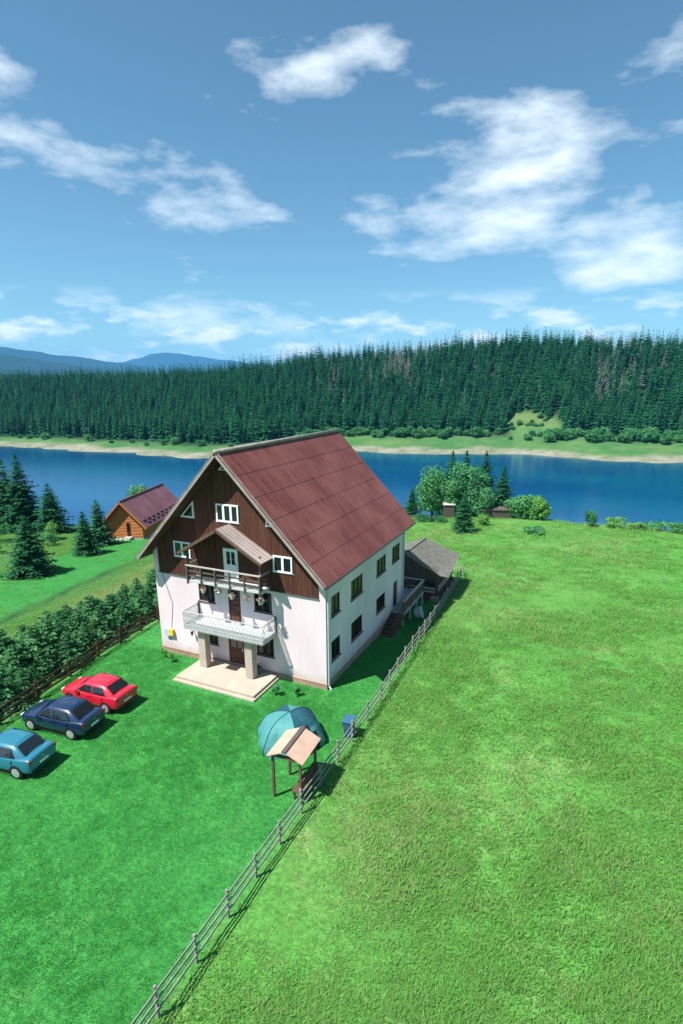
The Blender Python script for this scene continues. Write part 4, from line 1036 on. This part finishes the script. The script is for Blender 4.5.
rail_fence('rail_fence', 'grey wooden rail fence between the yard and the meadow', [(3.35, -21.), (3.35, -11), (3.35, -3.9), (3.35, 0), (3.0, 10), (1.88, 27.7), (-.6, 28.6)], 1.75, M['fencegrey'], M['fencegrey'], (.40, .74, 1.06), 1.2, .075)
rail_fence('rail_fence', 'dark brown rail fence in front of the spruce hedge', [(-13.0, -18.), (-14.33, -10.3), (-15.69, -2.53), (-16.67, 4.1), (-17.8, 11.5)], 2.3, M['fencedark'], M['fencedark'], (.22, .58, .94), 1.1, .12)

# ------------------------------------------------------------------ cars
def loft(mb, secs, mi=0, cap=True):
    n = len(secs[0])
    for a, b in zip(secs, secs[1:]):
        o = len(mb.v); mb.v += [tuple(p) for p in a] + [tuple(p) for p in b]
        for i in range(n - 1): mb.f.append((o + i, o + i + 1, o + n + i + 1, o + n + i)); mb.m.append(mi)
def weld(o, d=.001):
    bm = bmesh.new(); bm.from_mesh(o.data); bmesh.ops.remove_doubles(bm, verts=bm.verts, dist=d); bmesh.ops.recalc_face_normals(bm, faces=bm.faces); bm.to_mesh(o.data); bm.free()
def sedan(label, pm, loc, rz):
    o = thing('saloon_car', label, 'car', loc, rz, 'cars parked on the lawn by the left fence')
    stn = [(-2.14, .58, .40, .58), (-2.10, .70, .28, .68), (-1.95, .80, .22, .74), (-1.6, .85, .2, .83), (-1.0, .868, .19, .92), (-.3, .87, .19, .95), (.5, .87, .19, .965), (1.1, .87, .19, .985), (1.5, .865, .2, 1.01), (1.85, .85, .22, 1.03), (2.02, .82, .27, 1.03), (2.09, .77, .32, .97), (2.12, .68, .38, .84)]
    secs = []
    for (x, w, zb, zt) in stn:
        h = zt - zb; half = [(0, zb), (w * .8, zb), (w * .97, zb + .1 * h + .02), (w, zb + .35 * h), (w * .995, zb + .62 * h), (w * .965, zt - .10 * h), (w * .90, zt - .015), (w * .6, zt + .02), (0, zt + .035)]
        secs.append([(x, y, z) for y, z in half] + [(x, -y, z) for y, z in half[::-1][1:]])
    mb = MB(); loft(mb, secs)
    for e in (secs[0], secs[-1]): mb.add(e[:-1], [tuple(range(len(e) - 1))])
    # cabin shell: belt line ring, roof edge ring, roof crown
    belt = [(-1.12, 0, .95), (-1.0, .62, .945), (-.80, .81, .945), (.35, .835, .96), (1.48, .80, 1.0), (1.74, .62, 1.02), (1.82, 0, 1.03)]
    top = [(-.34, 0, 1.45), (-.32, .48, 1.435), (-.24, .58, 1.41), (.40, .62, 1.44), (1.06, .59, 1.42), (1.14, .48, 1.43), (1.17, 0, 1.445)]
    mid = [tuple(Vector(a).lerp(Vector(b), .5) + Vector((0, .03 if a[1] > .1 else 0, .02))) for a, b in zip(belt, top)]
    crown = [(-.21, 0, 1.50), (-.16, .34, 1.49), (-.06, .44, 1.485), (.40, .48, 1.51), (.86, .44, 1.49), (.96, .34, 1.49), (.99, 0, 1.50)]
    for ring in ((belt, mid), (mid, top), (top, crown)):
        for i in range(6):
            for sg in (1, -1):
                q = [(p[0], p[1] * sg, p[2]) for p in (ring[0][i], ring[0][i + 1], ring[1][i + 1], ring[1][i])]; mb.add(q if sg > 0 else q[::-1], [(0, 1, 2, 3)])
    for i in range(6): mb.add([(crown[i][0], crown[i][1], crown[i][2]), (crown[i + 1][0], crown[i + 1][1], crown[i + 1][2]), (crown[i + 1][0], -crown[i + 1][1], crown[i + 1][2]), (crown[i][0], -crown[i][1], crown[i][2])], [(0, 1, 2, 3)])
    body = mb.build('body', pm, o, smooth=True); weld(body)
    md = body.modifiers.new('s', 'SUBSURF'); md.levels = 2; md.render_levels = 2
    # glass, offset outward from the shell
    def lp(a, b, t): return Vector(a).lerp(Vector(b), t)
    def bl(i, t, k):                                 # a point on the shell between ring points i..i+1 at height k
        return lp(lp(belt[i], belt[i + 1], t), lp(top[i], top[i + 1], t), k)
    def pane(name, q, off, parent):
        q = [Vector(p) for p in q]; n = (q[1] - q[0]).cross(q[3] - q[0]).normalized(); c = sum(q, Vector()) / 4
        if n.dot(c - Vector((0.2, 0, .9))) < 0: n = -n
        return MB().slab([p + n * off for p in q] if n.dot((q[1] - q[0]).cross(q[3] - q[0])) > 0 else [p + n * off for p in q][::-1], .02).build(name, M['carglass'], parent)
    def mir(p): return Vector((p[0], -p[1], p[2]))
    a, b = lp(belt[0], top[0], .10), lp(belt[0], top[0], .93)
    pane('windscreen', [mir(lp(belt[1], top[1], .12)), lp(belt[1], top[1], .12), lp(belt[1], top[1], .92), mir(lp(belt[1], top[1], .92))], .075, o)
    pane('rear_window', [mir(lp(belt[5], top[5], .14)), lp(belt[5], top[5], .14), lp(belt[5], top[5], .90), mir(lp(belt[5], top[5], .90))], .055, o)
    for sg in (1, -1):
        S = (lambda p: p) if sg > 0 else mir
        def sw(p, k): return Vector(p)
        f = lambda x, k: S(Vector((x, .825 - .225 * k + .02 * math.sin(math.pi * k) - .015 * abs(x), .965 + .45 * k)))
        pane('side_window', [f(-.68, .12), f(.27, .12), f(.27, .85), f(-.20, .85)], .05, o); pane('side_window', [f(.36, .12), f(1.28, .14), f(1.02, .85), f(.36, .85)], .05, o)
        mb = MB(); mb.box(-.78, -.60, (.88 if sg > 0 else -1.02), (1.02 if sg > 0 else -.88), .95, 1.09); mb.build('mirror', pm, o, bevel=.03)
        mb = MB(); yy = sg * .868
        for x in (-.02, .95): mb.box(x, x + .16, min(yy, yy + sg * .03), max(yy, yy + sg * .03), .80, .83)
        mb.build('door_handle', pm, o)
        mb = MB()                                     # shut lines
        for x in (-.75, .31, 1.12): mb.box(x - .006, x + .006, min(yy - sg * .01, yy + sg * .006), max(yy - sg * .01, yy + sg * .006), .32, .93)
        mb.build('door_gap', M['black'], o)
        mb = MB(); mb.box(-2.115, -1.95, sg * .58 - .13, sg * .58 + .11, .58, .70); mb.build('headlight', M['lens_clear'], o, bevel=.03)
        mb = MB(); mb.box(1.96, 2.10, sg * .70 - .07, sg * .70 + .115, .76, .96); mb.build('tail_light', M['lens_red'], o, bevel=.03)
    for x in (-1.33, 1.30):
        for sg in (1, -1):
            mb = MB(); mb.tube((x, sg * .60, .30), (x, sg * .872, .30), .37, n=28); mb.build('wheel_arch', M['black'], o)
            mb = MB(); mb.tube((x, sg * .66, .30), (x, sg * .885, .30), .30, n=28); w = mb.build('wheel', M['tyre'], o, bevel=.02)
            mb = MB(); mb.tube((x, sg * .88, .30), (x, sg * .893, .30), .235, .215, n=24)
            for k in range(6):
                an = k * math.pi / 3; mb.bar((x + .05 * math.cos(an), sg * .896, .30 + .05 * math.sin(an)), (x + .19 * math.cos(an), sg * .894, .30 + .19 * math.sin(an)), .02, .05)
            mb.build('rim', M['rim'], w)
    mb = MB(); mb.box(2.06, 2.135, -.26, .26, .56, .67); mb.build('number_plate', M['plate'], o); mb = MB(); mb.box(-2.15, -2.11, -.26, .26, .42, .53); mb.build('number_plate', M['plate'], o)
    for sg in (1, -1):
        mb = MB(); yy = sg * .862; mb.box(-.92, .90, min(yy, yy + sg * .014), max(yy, yy + sg * .014), .20, .27); mb.build('sill', M['black'], o)
    mb = MB(); mb.box(1.55, 1.56, -.74, .74, 1.03, 1.052) if False else mb.box(2.03, 2.105, -.60, .60, .70, .712); mb.build('boot_gap', M['black'], o)
    mb = MB(); mb.tube((2.06, 0, .83), (2.115, 0, .83), .055, n=12); mb.build('badge', M['chrome'], o)
    mb = MB(); mb.box(1.98, 2.15, -.70, .70, .42, .47); mb.box(-2.17, -2.02, -.62, .62, .32, .40); mb.build('bumper_strip', M['black'], o, bevel=.02)
    return o
zc0 = .03
sedan('red saloon car parked on the lawn facing the left fence', M['red'], (-11.32, -6.38, zc0), R(2))
sedan('dark blue saloon car parked between the red and the turquoise car', M['navy'], (-11.15, -8.92, zc0), R(6))
sedan('turquoise saloon car parked at the left edge below the dark blue one', M['turq'], (-11.0, -12.05, zc0), R(8))

# ------------------------------------------------------------------ tent, shelter, bin
tent = thing('dome_tent', 'turquoise dome tent pitched on the lawn in front of the house', 'tent', (.42, -5.0, 0), R(12))
TR, TH = 1.75, 1.62; nseg, nr = 6, 10
def tp(i_, k):                                     # i_: rib number (float), k 0 ground .. 1 top
    a = i_ * math.pi / 3; r = TR * math.cos(k * math.pi / 2) ** .8; z = TH * math.sin(k * math.pi / 2)
    fr = abs((i_ % 1) - .5) * 2; r *= .90 + .10 * fr ** 1.5
    r *= 1 + .05 * mnoise.noise(Vector((math.cos(a) * 2.2, math.sin(a) * 2.2, k * 5))) * (1 - k) + .03 * math.sin(i_ * 19 + k * 9) * (1 - k) * fr ** 0
    return (r * math.cos(a), r * math.sin(a), z - .05 * (1 - fr) * math.sin(k * math.pi))
LT_, DK, BK = MB(), MB(), MB()
sub = 6
for s_ in range(nseg):
    for j in range(nr):
        for q in range(sub):
            i0, i1 = s_ + q / sub, s_ + (q + 1) / sub; k0, k1 = j / nr, (j + 1) / nr
            quad = [tp(i0, k0), tp(i1, k0), tp(i1, k1), tp(i0, k1)]
            uc = (q + .5) / sub; kc = (k0 + k1) / 2
            if s_ == 5 and kc < .62 and abs(uc - .5) < .42 * (1 - kc): tgt = BK
            elif s_ in (0, 2, 5) and kc > .42 + .25 * abs(uc - .5): tgt = DK
            else: tgt = LT_
            tgt.add(quad, [(0, 1, 2, 3)])
fl = LT_.build('canopy', M['tent_light'], tent, smooth=True); DK.build('canopy_panel', M['tent_dark'], tent, smooth=True); BK.build('doorway', M['tent_black'], tent)
mb = MB()
for s_ in range(6):
    for j in range(nr): mb.tube(Vector(tp(s_, j / nr)) * 1.008, Vector(tp(s_, (j + 1) / nr)) * 1.008, .016, n=5)
mb.build('pole_sleeve', M['tent_dark'], tent)
sh = thing('garden_shelter', 'small wooden shelter with a beige gabled roof beside the tent', 'shelter', (2.38, -8.0, 0), R(3))
mb = MB()
for sd in (-1, 1):
    q = [(sd * .05, -.95, 2.56), (sd * .86, -.95, 2.18), (sd * .86, .95, 2.18), (sd * .05, .95, 2.56)]; mb.slab(q if sd > 0 else q[::-1], .05)
sr = mb.build('roof', M['beigeroof'], sh); MB().box(-.10, .10, -.98, .98, 2.562, 2.60).build('ridge_cap', M['railgrey'], sr)
for sx in (-.65, .65):
    for sy in (-.75, .75): MB().box(sx - .05, sx + .05, sy - .05, sy + .05, -.1, 2.22).build('post', M['deckwood'], sh)
mb = MB()
for k in range(4): mb.box(.15 + k * .12, .26 + k * .12, -.68, .68, .43, .47)
mb.box(.60, .64, -.68, .68, .6, 1.0); mb.box(.2, .26, -.6, -.5, 0, .43); mb.box(.2, .26, .5, .6, 0, .43); mb.build('bench', M['deckwood'], sh)
mb = MB(); mb.box(-.7, .7, .70, .80, 2.10, 2.20); mb.box(-.7, .7, -.80, -.70, 2.10, 2.20); mb.build('beam', M['deckwood'], sh)

bn = thing('wheelie_bin', 'blue-grey plastic wheelie bin standing against the grey fence', 'bin', (3.0, -3.5, 0), R(6))
mb = MB(); b0, b1 = .20, .27
vs = [(sx * w, sy * w * 1.1, z) for (w, z) in ((b0, .08), (b1, .93)) for (sx, sy) in ((-1, -1), (1, -1), (1, 1), (-1, 1))]
mb.add(vs, [(0, 3, 2, 1), (4, 5, 6, 7), (0, 1, 5, 4), (1, 2, 6, 5), (2, 3, 7, 6), (3, 0, 4, 7)]); mb.build('body', M['bin'], bn, bevel=.02)
mb = MB(); mb.slab([(-.29, -.33, .97), (.29, -.33, .97), (.29, .34, 1.03), (-.29, .34, 1.03)], .045); mb.build('lid', M['bin'], bn, bevel=.015)
for sx in (-1, 1): mb = MB(); mb.tube((sx * .17, .25, .1), (sx * .25, .25, .1), .1, n=14); mb.build('wheel', M['tyre'], bn)
mb = MB(); mb.tube((-.22, .36, .95), (.22, .36, .95), .018, n=6); mb.build('handle', M['bin'], bn)

# ------------------------------------------------------------------ air, light, camera
hz = MB().box(-16000, 6000, -600, 15500, -32.2, 760).build('haze', None); hz.data.materials.clear()
hm = bpy.data.materials.new('haze'); hm.use_nodes = True; hn = hm.node_tree; hn.nodes.remove(hn.nodes['Principled BSDF'])
pvn = hn.nodes.new('ShaderNodeVolumePrincipled'); pvn.inputs['Color'].default_value = HAZE_COL + (1,); pvn.inputs['Density'].default_value = HAZE_D; pvn.inputs['Anisotropy'].default_value = 0.
hn.links.new(pvn.outputs[0], hn.nodes['Material Output'].inputs['Volume']); hz.data.materials.append(hm); tag(hz, 'thin blue summer haze filling the valley', 'haze', kind='stuff')

sd = Vector((-.35, -.49, 1.)).normalized(); el = math.asin(sd.z); az = math.atan2(sd.x, sd.y)
w = bpy.data.worlds.new('World'); SC.world = w; w.use_nodes = True; nt = w.node_tree; bg = nt.nodes['Background']
sky = N(nt, 'ShaderNodeTexSky', sky_type='NISHITA', sun_disc=False, sun_elevation=el, sun_rotation=az, altitude=900., air_density=1.0, dust_density=.3, ozone_density=2.0)
tc = N(nt, 'ShaderNodeTexCoord'); mp = N(nt, 'ShaderNodeMapping'); mp.inputs['Scale'].default_value = (1, 1, 2.6); L(nt, tc, 'Generated', mp, 0)
cn = N(nt, 'ShaderNodeTexNoise', i_Scale=3.4, i_Detail=9., i_Roughness=.56); L(nt, mp, 0, cn, 0); cf = ramp(nt, cn, 0, .535, .70); cf.inputs[4].default_value = .9
tn = mixc(nt, 1., (sky, 0), (.82, 1.08, 1.0), 'MULTIPLY'); sz = N(nt, 'ShaderNodeSeparateXYZ'); L(nt, tc, 'Generated', sz, 0)
hi_ = ramp(nt, sz, 2, .75, .50); lo_ = N(nt, 'ShaderNodeMath', operation='MULTIPLY'); L(nt, cf, 0, lo_, 0); L(nt, hi_, 0, lo_, 1)
mp2 = N(nt, 'ShaderNodeMapping'); mp2.inputs['Scale'].default_value = (1, 1, 3.2); L(nt, tc, 'Generated', mp2, 0)
cn2 = N(nt, 'ShaderNodeTexNoise', i_Scale=11., i_Detail=8., i_Roughness=.55); L(nt, mp2, 0, cn2, 0); cf2 = ramp(nt, cn2, 0, .50, .64)
band = ramp(nt, sz, 2, .15, .09); c2_ = N(nt, 'ShaderNodeMath', operation='MULTIPLY'); L(nt, cf2, 0, c2_, 0); L(nt, band, 0, c2_, 1)
cmx = N(nt, 'ShaderNodeMath', operation='MAXIMUM'); L(nt, lo_, 0, cmx, 0); L(nt, c2_, 0, cmx, 1)
cm = mixc(nt, (cmx, 0), (tn, 2), (9.2, 9.9, 10.2)); L(nt, cm, 2, bg, 0); bg.inputs[1].default_value = SKY_S
sl = bpy.data.lights.new('sun', 'SUN'); sl.energy = SUN_E; sl.angle = R(.5); sl.color = (1, .965, .90)
so = bpy.data.objects.new('sun', sl); COL.objects.link(so); so.rotation_euler = (-sd).to_track_quat('-Z', 'Y').to_euler(); so.location = (0, 0, 60)

cp = [12.98174503, -25.83642519, 17.37563236, -.43377420818, .27056639, -.0063142353, 549.9012]
yaw, pit, rol, fpx = cp[3:7]
fw = Vector((math.sin(yaw) * math.cos(pit), math.cos(yaw) * math.cos(pit), -math.sin(pit))); r_ = Vector((math.cos(yaw), -math.sin(yaw), 0)); u_ = r_.cross(fw)
r2 = r_ * math.cos(rol) + u_ * math.sin(rol); u2 = -r_ * math.sin(rol) + u_ * math.cos(rol)
cd = bpy.data.cameras.new('camera'); cam = bpy.data.objects.new('camera', cd); COL.objects.link(cam)
cam.matrix_world = Matrix(((r2.x, u2.x, -fw.x, cp[0]), (r2.y, u2.y, -fw.y, cp[1]), (r2.z, u2.z, -fw.z, cp[2]), (0, 0, 0, 1)))
cd.sensor_fit = 'HORIZONTAL'; cd.sensor_width = 36.; cd.lens = fpx / 683 * 36.; cd.shift_y = 25. / 683; cd.clip_start = .5; cd.clip_end = 40000
SC.camera = cam
SC.render.engine = 'CYCLES'; SC.cycles.use_denoising = True; SC.cycles.max_bounces = 8; SC.cycles.transparent_max_bounces = 12; SC.cycles.volume_bounces = 0
vs_ = SC.view_settings; vs_.view_transform = 'Standard'; vs_.look = 'None'; vs_.gamma = 1.; vs_.exposure = EXPO; vs_.use_curve_mapping = False
